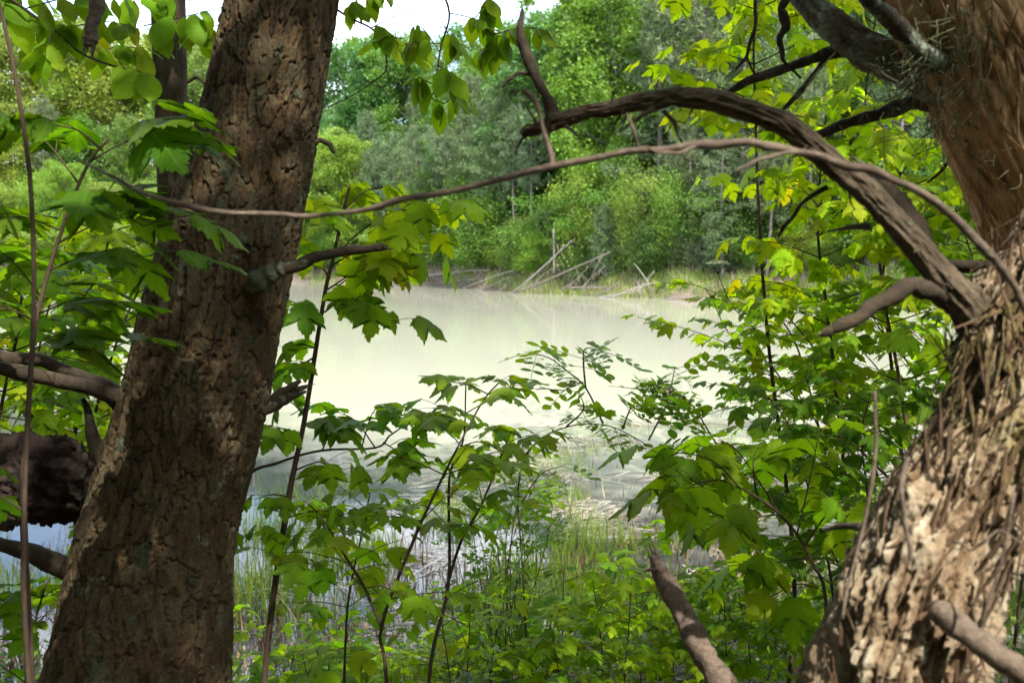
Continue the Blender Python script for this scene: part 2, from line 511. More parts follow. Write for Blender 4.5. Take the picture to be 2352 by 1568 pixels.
def make_ground():
    def axis(lo, hi, mid, fine, n):
        t = np.linspace(-1, 1, n)
        s = np.sinh(t * 4.2) / math.sinh(4.2)
        return mid + np.where(s < 0, s * (mid - lo), s * (hi - mid)) + t * fine
    xs = axis(-230, 190, 1.0, 6, 300)
    ys = axis(-70, 330, 9.0, 7, 420)
    X, Y = np.meshgrid(xs, ys)
    Z = ground_z(X, Y)
    v = np.stack([X, Y, Z], -1).reshape(-1, 3)
    nx, ny = len(xs), len(ys)
    i = np.arange(nx * ny).reshape(ny, nx)
    f = np.stack([i[:-1, :-1], i[:-1, 1:], i[1:, 1:], i[1:, :-1]], -1).reshape(-1, 4)
    o = link('ground', np_mesh('ground', v, f, M['ground'], True))
    tag(o, 'brown leaf-littered forest floor and far hillside around the pond', None, kind='structure')
make_ground()
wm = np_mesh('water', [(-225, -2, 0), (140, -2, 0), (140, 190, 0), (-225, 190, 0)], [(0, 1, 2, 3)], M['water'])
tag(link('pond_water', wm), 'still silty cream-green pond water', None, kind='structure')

# ------------------------------------------------------------------ far trees
def leaf_quads(rng, centres, size, up=0.5, narrow=0.7):
    """folded diamond leaves around the given points"""
    n = len(centres)
    nrm = rng.randn(n, 3); nrm[:, 2] = np.abs(nrm[:, 2]) + up
    nrm /= np.linalg.norm(nrm, axis=1)[:, None]
    a = rng.randn(n, 3); a -= nrm * (a * nrm).sum(1)[:, None]; a /= np.linalg.norm(a, axis=1)[:, None]
    b = np.cross(nrm, a)
    s = (size * (0.6 + 0.8 * rng.rand(n)))[:, None]
    v = np.stack([centres - a * s, centres + b * s * narrow - nrm * s * .15, centres + a * s, centres - b * s * narrow - nrm * s * .15], 1).reshape(-1, 3)
    f = np.arange(n * 4).reshape(-1, 4)
    return v, f

def broad_proto(seed, H=15.0, RW=4.4, low=0.22, leaf=0.105, nl=28, per=360, oval=0.75):
    rng = np.random.RandomState(seed)
    mb = MB()
    lean = rng.randn(2) * 0.5
    top = np.array([lean[0], lean[1], H * 0.9])
    trunk = [np.array([0, 0, -0.4]), np.array([lean[0] * .1, lean[1] * .1, H * .3]), np.array([lean[0] * .6, lean[1] * .6, H * .6]), top]
    mb.tube(trunk, 0.2, 0.04, 7, 3, 0.1, seed)
    cen = []
    for i in range(nl):
        t = (i + rng.rand()) / nl
        zb = H * (low * 0.75 + (0.82 - low * 0.75) * t)
        ang = i * 2.4 + rng.rand() * 0.8
        env = RW * (1 - abs((t - 0.38) / 0.66) ** 2.2) ** 0.5 if t < 1 else 0.3
        ln = max(0.5, env * (0.65 + 0.45 * rng.rand()))
        b0 = np.array([lean[0] * zb / H, lean[1] * zb / H, zb])
        e = b0 + np.array([math.cos(ang) * ln, math.sin(ang) * ln, ln * (0.35 + 0.5 * t) + 0.4])
        mid = b0 + (e - b0) * 0.5 + np.array([0, 0, -0.1 * ln])
        mb.tube([b0, mid, e], 0.035 + 0.02 * ln * .5, 0.012, 5, 2, 0, seed)
        for k in range(4):
            s = 0.42 + 0.2 * k + rng.rand() * 0.1
            c = b0 + (e - b0) * min(s, 1.05) + rng.randn(3) * np.array([.55, .55, .4])
            rr = (0.55 + 0.55 * rng.rand()) * (0.8 + 0.1 * RW / 4)
            n = int(per * (0.6 + 0.7 * rng.rand()))
            d = rng.randn(n, 3); d /= np.linalg.norm(d, axis=1)[:, None]
            d *= (rng.rand(n) ** 0.55 * (1 + .5 * np.abs(rng.randn(n))))[:, None] * rr * 1.05
            d[:, 2] *= oval
            cen.append(c + d)
    v, f = leaf_quads(rng, np.vstack(cen), leaf)
    return mb.mesh('trunk', M['far_bark']), np_mesh('crown', v, f, M['crown'])

def needle_tufts(rng, c, d, ln, wd, k=5):
    n = len(c)
    V = []
    for j in range(k):
        a = d + rng.randn(n, 3) * 0.75
        a /= np.linalg.norm(a, axis=1)[:, None]
        s = np.cross(a, rng.randn(n, 3)); s /= np.linalg.norm(s, axis=1)[:, None] + 1e-6
        L = ln * (0.6 + 0.7 * rng.rand(n))[:, None]
        V.append(np.stack([c - s * wd, c + s * wd, c + a * L], 1))
    v = np.concatenate(V, 0).reshape(-1, 3)
    return v, np.arange(len(v)).reshape(-1, 3)

def pine_proto(seed, H=15.0, RW=3.0, low=0.25, nb=60, tuft=0.26, wd=0.03):
    rng = np.random.RandomState(seed)
    mb = MB()
    l = rng.randn(2) * 0.35
    pos = lambda z: np.array([l[0] * math.sin(z / H * 3), l[1] * math.sin(z / H * 2.4), z])
    mb.tube([pos(z) for z in (-0.4, H * .3, H * .6, H * .85, H)], 0.17, 0.02, 7, 3, 0.08, seed)
    cs, ds = [], []
    for i in range(nb):
        t = (i + rng.rand()) / nb
        z = H * (low + (0.98 - low) * t)
        ang = i * 2.39 + rng.rand()
        ln = RW * ((1 - t) ** 0.55 * 0.9 + 0.16) * (0.55 + 0.6 * rng.rand())
        if t < .2: ln *= 0.75
        b0 = pos(z)
        dr = np.array([math.cos(ang), math.sin(ang), 0.15 + 0.25 * rng.rand()])
        e = b0 + dr * ln
        mid = b0 + dr * ln * .5 + np.array([0, 0, -.08 * ln])
        mb.tube([b0, mid, e], 0.022 + .008 * ln, 0.008, 4, 2, 0, seed)
        m = int(9 + 11 * ln)
        for k in range(m):
            s = 0.3 + 0.72 * rng.rand()
            side = np.array([-dr[1], dr[0], 0]) * rng.randn() * ln * 0.2 * (1.1 - s * .5)
            c = b0 + (e - b0) * s + side + np.array([0, 0, rng.randn() * 0.12])
            for q in range(2):
                cs.append(c + rng.randn(3) * 0.13)
                ds.append(dr * 0.4 + np.array([0, 0, .45]))
    v, f = needle_tufts(rng, np.array(cs), np.array(ds), tuft, wd, 6)
    return mb.mesh('trunk', M['far_bark']), np_mesh('crown', v, f, M['needles'])

BROAD = [broad_proto(11), broad_proto(12, RW=5.0, low=.3), broad_proto(13, RW=3.6, low=0.15), broad_proto(14, RW=4.2, low=.35, nl=22)]
PINES = [pine_proto(21), pine_proto(22, RW=3.6, low=.35, nb=66), pine_proto(23, RW=2.6, low=.12), pine_proto(24, RW=3.0, low=.5, nb=44)]
SHRUB = [broad_proto(31, H=4.0, RW=2.1, low=0.05, leaf=0.065, nl=18, per=260), broad_proto(32, H=4.0, RW=1.7, low=0.02, leaf=0.06, nl=16, per=260)]
POROUS = [broad_proto(41, RW=4.2, low=.42, leaf=.08, nl=26, per=105), broad_proto(42, RW=4.4, low=.42, leaf=.08, nl=26, per=95), broad_proto(43, RW=4.0, low=.42, leaf=.085, nl=22, per=42)]
BUSHPINE = [pine_proto(33, H=6.0, RW=2.2, low=0.03, nb=54, tuft=.2, wd=.022)]

COL = {
    'bright': (0.115, 0.205, 0.026), 'yellow': (0.150, 0.225, 0.028), 'mid': (0.085, 0.170, 0.030), 'teal': (0.064, 0.155, 0.045),
    'dark': (0.060, 0.125, 0.026), 'pine': (0.090, 0.135, 0.052), 'greypine': (0.100, 0.148, 0.068), 'pale': (0.15, 0.22, 0.05),
}
LOOK = {'bright': 'bright spring-green', 'yellow': 'yellow-green', 'mid': 'mid-green', 'teal': 'bluish-green', 'dark': 'dark green',
        'pine': 'dull green', 'greypine': 'grey-green', 'pale': 'pale green'}
far_rng = random.Random(5)
FAR = []
TOP_PX = [-200, 200, 350, 450, 700, 800, 900, 1000, 1100, 1200, 1300, 1380, 1450, 1700, 2600]
TOP_Y = [45, 55, 55, 50, 45, 34, 38, 66, 58, 8, -25, -55, -105, -170, -180]

def top_limit(px, d):
    return CAM_Z + (590 - np.interp(px, TOP_PX, TOP_Y)) / FV * d

def far_tree(px, back, kind, colour, H=None, W=1.0, jig=0.12, pick=None):
    d = float(shore_d(px)) + back
    x, y = (px - 1176) / FV * d, d
    z = gz(x, y)
    lim = top_limit(px, d) - z
    if H is None: H = lim * far_rng.uniform(0.90, 1.0)
    H = min(H, lim * far_rng.uniform(0.95, 1.02))
    if H < 1.2: return
    protos, H0 = {'broad': (BROAD, 15.0), 'pine': (PINES, 15.0), 'shrub': (SHRUB, 4.0), 'bushpine': (BUSHPINE, 6.0)}[kind]
    tm, cm = far_rng.choice(protos) if pick is None else protos[pick]
    cat = {'broad': 'tree', 'pine': 'pine tree', 'shrub': 'shrub', 'bushpine': 'pine tree'}[kind]
    nm = {'broad': 'broadleaf_tree', 'pine': 'pine_tree', 'shrub': 'shore_shrub', 'bushpine': 'young_pine_tree'}[kind]
    t = thing(nm, '', cat, (x, y, z - 0.1))
    t.rotation_euler = (0, 0, far_rng.uniform(0, 6.28))
    s = H / H0
    w = s * W * far_rng.uniform(0.9, 1.12) * (1.0 if kind in ('shrub', 'bushpine') else max(1.0, 0.62 / s))
    t.scale = (w, w, s)
    a = link('trunk', tm, t, False)
    b = link('crown', cm, t, False)
    c = COL[colour]
    k = far_rng.uniform(1 - jig, 1 + jig); h = far_rng.uniform(-0.12, 0.12)
    b.color = (c[0] * k * (1 + h), c[1] * k, c[2] * k, 1)
    FAR.append((t, kind, colour, px, back))

# the ridge and the slope, back to front
for px in range(-120, 2520, 92):
    col = far_rng.choice(['bright', 'mid', 'teal', 'mid'] if px > 600 else ['pale', 'pale', 'yellow', 'bright'])
    far_tree(px + far_rng.uniform(-40, 40), far_rng.uniform(34, 46), 'broad', col, None, 0.95)
for px in range(-100, 2500, 105):
    col = far_rng.choice(['mid', 'mid', 'teal', 'dark', 'bright'] if px > 600 else ['pale', 'bright', 'yellow', 'mid'])
    k = 'pine' if far_rng.random() < (0.68 if px > 800 else 0.2) else 'broad'
    if k == 'pine': col = far_rng.choice(['pine', 'greypine'])
    far_tree(px + far_rng.uniform(-35, 35), far_rng.uniform(18, 28), k, col, far_rng.uniform(14, 20), 0.85)
for px in range(-80, 2500, 120):
    k = 'broad'
    col = far_rng.choice(['bright', 'mid', 'dark', 'mid'] if px > 600 else ['pale', 'bright', 'yellow'])
    far_tree(px + far_rng.uniform(-35, 35), far_rng.uniform(8, 14), k, col, far_rng.uniform(8, 13.5), 0.85)
for back0, step, h0, h1 in ((30, 85, 6, 9), (15, 75, 5, 8), (5.5, 70, 3.0, 5.0)):
    for px in range(-90, 2480, step):
        col = far_rng.choice(['bright', 'mid', 'dark', 'mid', 'pale'] if px > 600 else ['pale', 'bright', 'yellow', 'pale'])
        far_tree(px + far_rng.uniform(-30, 30), back0 + far_rng.uniform(-2, 3), 'shrub', col, far_rng.uniform(h0, h1), 1.25)
# named trees of the photograph
for px, back, kind, col, H, W in [
    (905, 6, 'pine', 'greypine', 13.5, 1.0), (985, 9, 'pine', 'greypine', 13, 0.95), (1095, 8, 'pine', 'greypine', 16, 1.05), (1165, 5, 'pine', 'pine', 15.5, 0.95),
    (1300, 14, 'broad', 'teal', 19, 1.1), (1430, 9, 'broad', 'bright', 20, 1.0), (1500, 6, 'pine', 'greypine', 19, 1.25), (1610, 5, 'pine', 'greypine', 20, 1.25), (1700, 6, 'pine', 'pine', 19, 1.1),
    (1660, 2.2, 'pine', 'greypine', 10.5, 1.1), (1570, 3.5, 'pine', 'greypine', 10, 1.0), (1760, 3, 'pine', 'pine', 11, 0.9), (1850, 5, 'pine', 'greypine', 14, 1.0), (2060, 5, 'pine', 'greypine', 15, 1.0),
    (810, 5, 'broad', 'bright', 15, 1.0), (740, 7, 'broad', 'pale', 16, 1.0), (650, 6, 'broad', 'mid', 14, 1.0)]:
    far_tree(px, back, kind, col, H, W)
for px, back, kind, col, H, W in [
    (1400, 1.6, 'bushpine', 'greypine', 4.6, 1.0), (1360, 2.6, 'shrub', 'yellow', 6.0, 0.55), (1450, 1.6, 'shrub', 'bright', 5.4, 0.45), (1418, 3.0, 'shrub', 'bright', 6.3, .42), (1545, 1.5, 'shrub', 'bright', 5.2, 0.5), (1500, 1.3, 'shrub', 'dark', 3.0, 1.0), (1395, 1.1, 'bushpine', 'greypine', 5.0, .75), (1485, 1.8, 'bushpine', 'pine', 5.6, .8), (1330, 1.4, 'bushpine', 'pine', 4.0, .9), (1610, 2.4, 'bushpine', 'greypine', 6.0, .8), (1515, 3.0, 'bushpine', 'greypine', 6.4, .8), (1260, 2.6, 'bushpine', 'pine', 4.6, .9), (1180, 3.2, 'bushpine', 'pine', 4.2, 1.0),
    (1590, 1.5, 'bushpine', 'pine', 4.0, 1.1), (1650, 1.5, 'bushpine', 'greypine', 4.2, 1.1), (1300, 1.6, 'bushpine', 'greypine', 3.0, 1.2), (1345, 1.2, 'shrub', 'dark', 2.2, 1.2), (1240, 1.5, 'shrub', 'bright', 2.7, 1.1), (1150, 2.0, 'shrub', 'yellow', 2.8, 0.9),
    (1205, 2.6, 'shrub', 'mid', 3.2, 1.1), (1090, 2.0, 'shrub', 'mid', 2.8, 1.3), (1030, 2.4, 'shrub', 'dark', 2.8, 1.3), (960, 2.0, 'shrub', 'mid', 3.0, 1.4), (880, 2.0, 'shrub', 'bright', 3.4, 1.3), (800, 2.0, 'shrub', 'mid', 3.2, 1.4), (720, 2.0, 'shrub', 'pale', 3.6, 1.4),
    (330, 2.0, 'shrub', 'pale', 4.0, 1.5), (230, 2.4, 'shrub', 'yellow', 4.2, 1.5), (120, 2.0, 'shrub', 'pale', 4.0, 1.5), (20, 2.0, 'shrub', 'yellow', 4.0, 1.5),
    (1730, 1.8, 'shrub', 'mid', 2.0, 1.0), (1850, 3.0, 'shrub', 'yellow', 2.2, 1.1), (1920, 2.0, 'shrub', 'yellow', 1.8, 1.2), (2010, 3.5, 'shrub', 'pale', 2.4, 1.2), (2090, 2.0, 'shrub', 'yellow', 2.2, 1.1), (2180, 3.0, 'shrub', 'bright', 2.6, 1.2), (2270, 2.0, 'shrub', 'yellow', 2.2, 1.1), (2340, 3.0, 'shrub', 'mid', 2.6, 1.1)]:
    far_tree(px, back + 1.3, kind, col, H, W)
for px in (955, 1012, 1188, 1213, 1120, 870, 1640):
    far_tree(px, far_rng.uniform(4.0, 6.0) + .6, 'pine', 'greypine', far_rng.uniform(12, 15), 0.8, pick=3)

ORD = ['first', 'second', 'third', 'fourth', 'fifth', 'sixth', 'seventh', 'eighth', 'ninth', 'tenth', 'eleventh', 'twelfth', 'thirteenth', 'fourteenth', 'fifteenth',
       'sixteenth', 'seventeenth', 'eighteenth', 'nineteenth', 'twentieth']
def label_far():
    groups = {}
    for t, kind, colour, px, back in FAR:
        zone = 'along the far waterline' if back < 4.6 else 'low on the far slope' if back < 15 else 'midway up the far slope' if back < 31 else 'on the far ridge'
        groups.setdefault((kind, colour, zone), []).append((px, t))
    noun = {'broad': 'broadleaf tree', 'pine': 'tall pine', 'shrub': 'leafy shrub', 'bushpine': 'bushy young pine'}
    for (kind, colour, zone), lst in groups.items():
        lst.sort(key=lambda q: q[0])
        for i, (px, t) in enumerate(lst):
            if len(lst) == 1:
                t['label'] = 'the one %s %s %s' % (LOOK[colour], noun[kind], zone)
            else:
                o = 'leftmost' if i == 0 else 'rightmost' if i == len(lst) - 1 else ORD[i] + ' from left'
                t['label'] = '%s %s %s, %s of such' % (LOOK[colour], noun[kind], zone, o)
            t['group'] = {'broad': 'broadleaf trees across the pond', 'pine': 'pines across the pond', 'shrub': 'shrubs on the far bank', 'bushpine': 'young pines on the far bank'}[kind]
label_far()

# bleached fallen branches on the far bank
FALLEN = []
def fallen(label, pts, r0, r1, twigs, mat='drift', seed=0):
    """pts: (px, height above water, metres behind the shore at that px)"""
    w = []
    for px, h, back in pts:
        d = float(shore_d(px)) + back - .9
        w.append(Vector(((px - 1176) / FV * d, d, h)))
    t = thing('fallen_branch', label, 'fallen branch', w[0], 'bleached dead branches on the far bank')
    twigs = int(twigs * 1.9)
    link('limb', MB().tube(w, r0, r1, 6, 4, 0.15, seed).mesh('limb', M[mat]), t)
    FALLEN.append(t)
    rng = random.Random(seed)
    for k in range(twigs):
        f = rng.uniform(0.15, 0.95) * (len(w) - 1)
        i = min(int(f), len(w) - 2)
        a = w[i].lerp(w[i + 1], f - i)
        ln = rng.uniform(0.5, 1.5)
        e = a + Vector((rng.uniform(-.6, .6), rng.uniform(-.4, .4), rng.choice([-1, -1, .7]) * rng.uniform(.5, 1))) * ln
        e.z = max(e.z, -0.1)
        m = a.lerp(e, .5) + Vector((rng.uniform(-.1, .1), 0, rng.uniform(-.1, .1)))
        link('twig', MB().tube([a, m, e], r0 * .26, 0.006, 5, 3, 0, seed + k).mesh('twig', M[mat]), t)

fallen('long white branch slanting up out of the water at far bank', [(1172, -0.1, -1.6), (1200, .6, -1.2), (1240, 1.7, -.8), (1290, 3.1, -.4), (1312, 3.7, -.2)], 0.07, 0.03, 7, 'drift', 1)
fallen('dark dead limb lying low behind the long white branch', [(1180, -0.1, -1.3), (1250, .9, -.4), (1330, 2.0, .2), (1400, 2.9, 1.0)], 0.08, 0.04, 5, 'drift_dark', 2)
fallen('grey branch sloping into water left of the long white branch', [(1058, -0.1, -1.0), (1100, .55, -.4), (1150, 1.3, .2), (1180, 1.6, .8)], 0.06, 0.03, 4, 'drift', 3)
fallen('second grey branch parallel to the one sloping into water', [(1100, -0.1, -1.2), (1135, .5, -.6), (1172, 1.15, .0)], 0.05, 0.025, 3, 'drift', 4)
fallen('short pale stick at waterline left of the white branch', [(1142, -0.05, -1.4), (1165, .5, -1.0)], 0.04, 0.02, 1, 'drift', 5)
fallen('grey dead limb lying level under the left far shrubs', [(975, .9, -.2), (1030, 1.2, -.1), (1090, 1.5, .2), (1120, 1.5, .5)], 0.06, 0.03, 6, 'drift', 6)
fallen('low pale snag in the shallows beside the big pine trunk', [(800, -0.05, -1.2), (830, .35, -1.0), (880, .7, -.4)], 0.07, 0.03, 5, 'drift', 7)
fallen('pale drift log resting on the waterline under the grassy bank', [(1375, -0.02, -1.2), (1420, .2, -.9), (1470, .75, -.3), (1510, 1.0, .3)], 0.07, 0.03, 6, 'drift', 8)
fallen('dark log lying flat along the bank right of white branch', [(1300, .5, .0), (1350, .55, .0), (1405, .6, .1)], 0.07, 0.05, 4, 'drift_dark', 9)
fallen('thin pale dead stick leaning among the far shrubs', [(1490, .9, .3), (1470, 1.7, .5), (1455, 2.2, .7)], 0.035, 0.015, 1, 'drift', 10)
fallen('low white stick at water edge beside the far reeds', [(1530, .02, -.9), (1580, .2, -.8), (1620, .15, -.7)], 0.05, 0.03, 4, 'drift', 11)
fallen('broken white snag standing upright above the fallen branches', [(1272, 1.4, 1.5), (1272, 3.0, 1.5), (1271, 4.6, 1.5)], 0.07, 0.06, 3, 'drift', 12)
fallen('tangle of thin grey twigs on the bank at left', [(1000, .2, -.3), (1060, .6, .2), (1100, 1.1, .5)], 0.04, 0.02, 12, 'drift_dark', 13)

for i_, (px_, lab_) in enumerate([(1010, 'small grey dead branch in the tangle, leftmost below the level limb'), (1055, 'forked grey dead branch in the tangle beside the sloping branches'), (1225, 'twiggy pale branch under the long white branch'), (1290, 'twiggy grey branch behind the long white branch'), (1335, 'pale broken branch right of the upright snag'), (1440, 'grey twiggy branch on the grassy bank above the drift log'), (930, 'pale dead branch on the bank left of the tangle')]):
    r_ = random.Random(i_ + 50)
    h_ = r_.uniform(.2, .5)
    fallen(lab_, [(px_, h_, -.4), (px_ + r_.uniform(15, 30), h_ + r_.uniform(.3, .8), .2), (px_ + r_.uniform(40, 70), h_ + r_.uniform(.8, 1.6), .8)], .05, .02, 9, r_.choice(['drift', 'drift_dark']), 70 + i_)

rt = random.Random(9)
STICKS = []
for i_ in range(30):
    px_ = rt.choice([rt.uniform(960, 1140), rt.uniform(1190, 1420), rt.uniform(820, 960)])
    h_ = rt.uniform(.0, .7); sl = rt.uniform(-40, 60)
    d_ = rt.uniform(-.6, .4)
    fallen('thin grey stick lying in the driftwood tangle on the far bank', [(px_, h_, d_), (px_ + sl * .5, h_ + rt.uniform(.05, .5), d_ + .2), (px_ + sl, h_ + rt.uniform(.1, 1.0), d_ + .5)], .03, .012, 2, rt.choice(['drift', 'drift_dark', 'drift_dark']), 200 + i_)
    FALLEN[-1]['group'] = 'thin sticks in the driftwood tangle'
    STICKS.append((px_, FALLEN[-1]))
STICKS.sort(key=lambda q: q[0])
NUM = ORD + ['twenty-' + q for q in ORD[:9]] + ['thirtieth']
for i_, (px_, o_) in enumerate(STICKS):
    o_['label'] = 'thin grey stick in the driftwood tangle on the far bank, %s from left' % NUM[i_]

# ------------------------------------------------------------------ grasses (nobody could count them)
def blades(rng, x, y, z, h, w, lean, nseg=3):
    n = len(x)
    a = rng.rand(n) * 6.283
    dx, dy = np.cos(a), np.sin(a)
    L = lean * (0.3 + rng.rand(n) * 1.2)
    sx, sy = -dy, dx
    vs_, = [[]]
    for k in range(nseg + 1):
        t = k / nseg
        cx = x + dx * L * h * t ** 1.7; cy = y + dy * L * h * t ** 1.7; cz = z + h * t * (1 - 0.25 * L * t)
        ww = w * (1 - t) ** 0.7
        if k < nseg:
            vs_.append(np.stack([cx - sx * ww, cy - sy * ww, cz], -1)); vs_.append(np.stack([cx + sx * ww, cy + sy * ww, cz], -1))
        else:
            vs_.append(np.stack([cx, cy, cz], -1))
    m = len(vs_)
    v = np.stack(vs_, 1).reshape(-1, 3)
    b = (np.arange(n) * m)[:, None]
    tris = []
    for k in range(nseg - 1):
        q = 2 * k
        tris += [(q, q + 1, q + 3), (q, q + 3, q + 2)]
    q = 2 * (nseg - 1)
    tris.append((q, q + 1, q + 2))
    f = np.concatenate([b + np.array([t]) for t in tris], 0).reshape(-1, 3)
    return v, f

def merge(parts):
    vs_, fs_, o = [], [], 0
    for v, f in parts:
        vs_.append(v); fs_.append(f + o); o += len(v)
    return np.vstack(vs_), np.vstack(fs_)

def marsh():
    rng = np.random.RandomState(3)
    def scatter(n, lo, hi, dens):
        ys = rng.uniform(lo, hi, n * 5); xs = rng.uniform(-.58, .58, n * 5) * ys
        k = rng.rand(n * 5) < dens(xs, ys)
        return xs[k][:n], ys[k][:n]
    clump = lambda x, y, s, o: vnoise(x * s + o, y * s + 3 * o, 0 * x)
    edge = lambda x, y: 1 - sstep(0, 1, (y - (13.0 + 1.0 * np.sin(x * .8) + np.clip(x, -6, 7) * 0.55)) / 2.6)
    out = []
    x, y = scatter(15000, 6.0, 18, lambda x, y: edge(x, y) * sstep(.45, .75, clump(x, y, 1.6, 2)))
    out.append(blades(rng, x, y, np.minimum(ground_z(x, y), 0) - .03, rng.uniform(.14, .50, len(x)), rng.uniform(.004, .009, len(x)), 0.35))
    x, y = scatter(700, 12.5, 21, lambda x, y: edge(x, y - 4.0) * sstep(.5, .7, clump(x, y, .8, 5)) * (x > 1.2))
    out.append(blades(rng, x, y, x * 0 - .05, rng.uniform(.25, .6, len(x)), rng.uniform(.003, .006, len(x)), 0.3))
    v, f = merge(out)
    tag(link('marsh_grass', np_mesh('marsh_grass', v, f, M['grass'])), 'green grass blades standing in the shallow marsh water', None, kind='stuff')
    x, y = scatter(26000, 6.0, 17, lambda x, y: edge(x, y) * np.clip(sstep(.42, .68, clump(x, y, 2.0, 9)) + .45 * (x > .5), 0, 1))
    o1 = blades(rng, x, y, np.minimum(ground_z(x, y), 0) - .02, rng.uniform(.06, .26, len(x)) * (1 + (rng.rand(len(x)) > .93)), rng.uniform(.004, .009, len(x)), 0.5)
    tag(link('dead_reeds', np_mesh('dead_reeds', *o1, M['reed'])), 'short brown dead reed stubble in the shallows', None, kind='stuff')
    # fallen straw lying on the water
    x, y = scatter(6500, 6.0, 15.5, lambda x, y: edge(x, y) * sstep(.45, .7, clump(x, y, 1.3, 4)) * sstep(-2.5, 1.5, x - (y - 10) * .3))
    n = len(x); a = rng.randn(n) * 0.7; L = rng.uniform(.05, .28, n); w = rng.uniform(.003, .008, n); z = np.maximum(ground_z(x, y), 0) + rng.uniform(.004, .03, n)
    dx, dy = np.cos(a) * L, np.sin(a) * L
    px_, py_ = -np.sin(a) * w, np.cos(a) * w
    tl = rng.uniform(-.02, .04, n)
    v = np.stack([np.stack([x - dx - px_, y - dy - py_, z], -1), np.stack([x - dx + px_, y - dy + py_, z], -1), np.stack([x + dx + px_, y + dy + py_, z + tl], -1), np.stack([x + dx - px_, y + dy - py_, z + tl], -1)], 1).reshape(-1, 3)
    f = np.arange(4 * n).reshape(-1, 4)
    tag(link('fallen_straw', np_mesh('fallen_straw', v, f, M['straw'])), 'pale straw lying flat on the shallow water', None, kind='stuff')
    # bank grass and litter
    xs = rng.uniform(-5, 8, 9000); ys = rng.uniform(2.5, 9.5, 9000)
    k = (near_shore(xs) - ys > -0.5) & (vnoise(xs * 1.3, ys * 1.3, xs * 0) > .38)
    xs, ys = xs[k], ys[k]
    v, f = blades(rng, xs, ys, ground_z(xs, ys) - .01, rng.uniform(.12, .42, len(xs)), rng.uniform(.003, .006, len(xs)), 0.9)
    tag(link('bank_grass', np_mesh('bank_grass', v, f, M['grass'])), 'thin arching grass on the near bank', None, kind='stuff')
    xs = rng.uniform(-6, 8, 16000); ys = rng.uniform(2.0, 9.5, 16000)
    k = near_shore(xs) - ys > -0.2
    xs, ys = xs[k], ys[k]
    c = np.stack([xs, ys, ground_z(xs, ys) + rng.uniform(.0, .03, len(xs))], -1)
    v, f = leaf_quads(rng, c, 0.035, up=1.5, narrow=.5)
    tag(link('leaf_litter', np_mesh('leaf_litter', v, f, M['litter'])), 'brown fallen leaves covering the near bank', None, kind='stuff')
    xs = rng.uniform(-4, 6, 42000); ys = rng.uniform(2.6, 9.0, 42000)
    k = (near_shore(xs) - ys > -0.3) & (vnoise(xs * 2 + 8, ys * 2, xs * 0) > .40)
    xs, ys = xs[k], ys[k]
    hh = rng.rand(len(xs)) ** 1.2 * 0.46 * vnoise(xs * 1.2, ys * 1.2, xs * 0 + 4) * 1.6
    c = np.stack([xs, ys, ground_z(xs, ys) + hh], -1)
    v, f = leaf_quads(rng, c, 0.020, up=1.2, narrow=.55)
    tag(link('ground_cover', np_mesh('ground_cover', v, f, M['cover'])), 'low small-leaved green ground cover under the saplings', None, kind='stuff')
    # far waterline grass
    pxs = rng.uniform(-100, 2400, 14000)
    pxs = pxs[(vnoise(pxs * .02, pxs * 0, pxs * 0 + 3) > .4) | (pxs > 1320)]
    back = rng.uniform(-0.9, 2.2, len(pxs))
    d = shore_d(pxs) + back
    xs = (pxs - 1176) / FV * d
    v, f = blades(rng, xs, d, np.maximum(ground_z(xs, d), -0.05) - .05, rng.uniform(.25, .9, len(xs)), rng.uniform(.012, .025, len(xs)), .3, 2)
    tag(link('shore_grass', np_mesh('shore_grass', v, f, M['grass'])), 'pale grass fringe along the far waterline', None, kind='stuff')
    pxs = rng.uniform(-100, 2400, 12000); back = rng.uniform(-0.5, 6, len(pxs)); d = shore_d(pxs) + back; xs = (pxs - 1176) / FV * d
    v, f = blades(rng, xs, d, np.maximum(ground_z(xs, d), -0.05) - .05, rng.uniform(.15, .6, len(xs)), rng.uniform(.012, .03, len(xs)), .9, 2)
    tag(link('shore_dead_grass', np_mesh('shore_dead_grass', v, f, M['straw'])), 'dry straw and dead stems on the far bank', None, kind='stuff')
marsh()

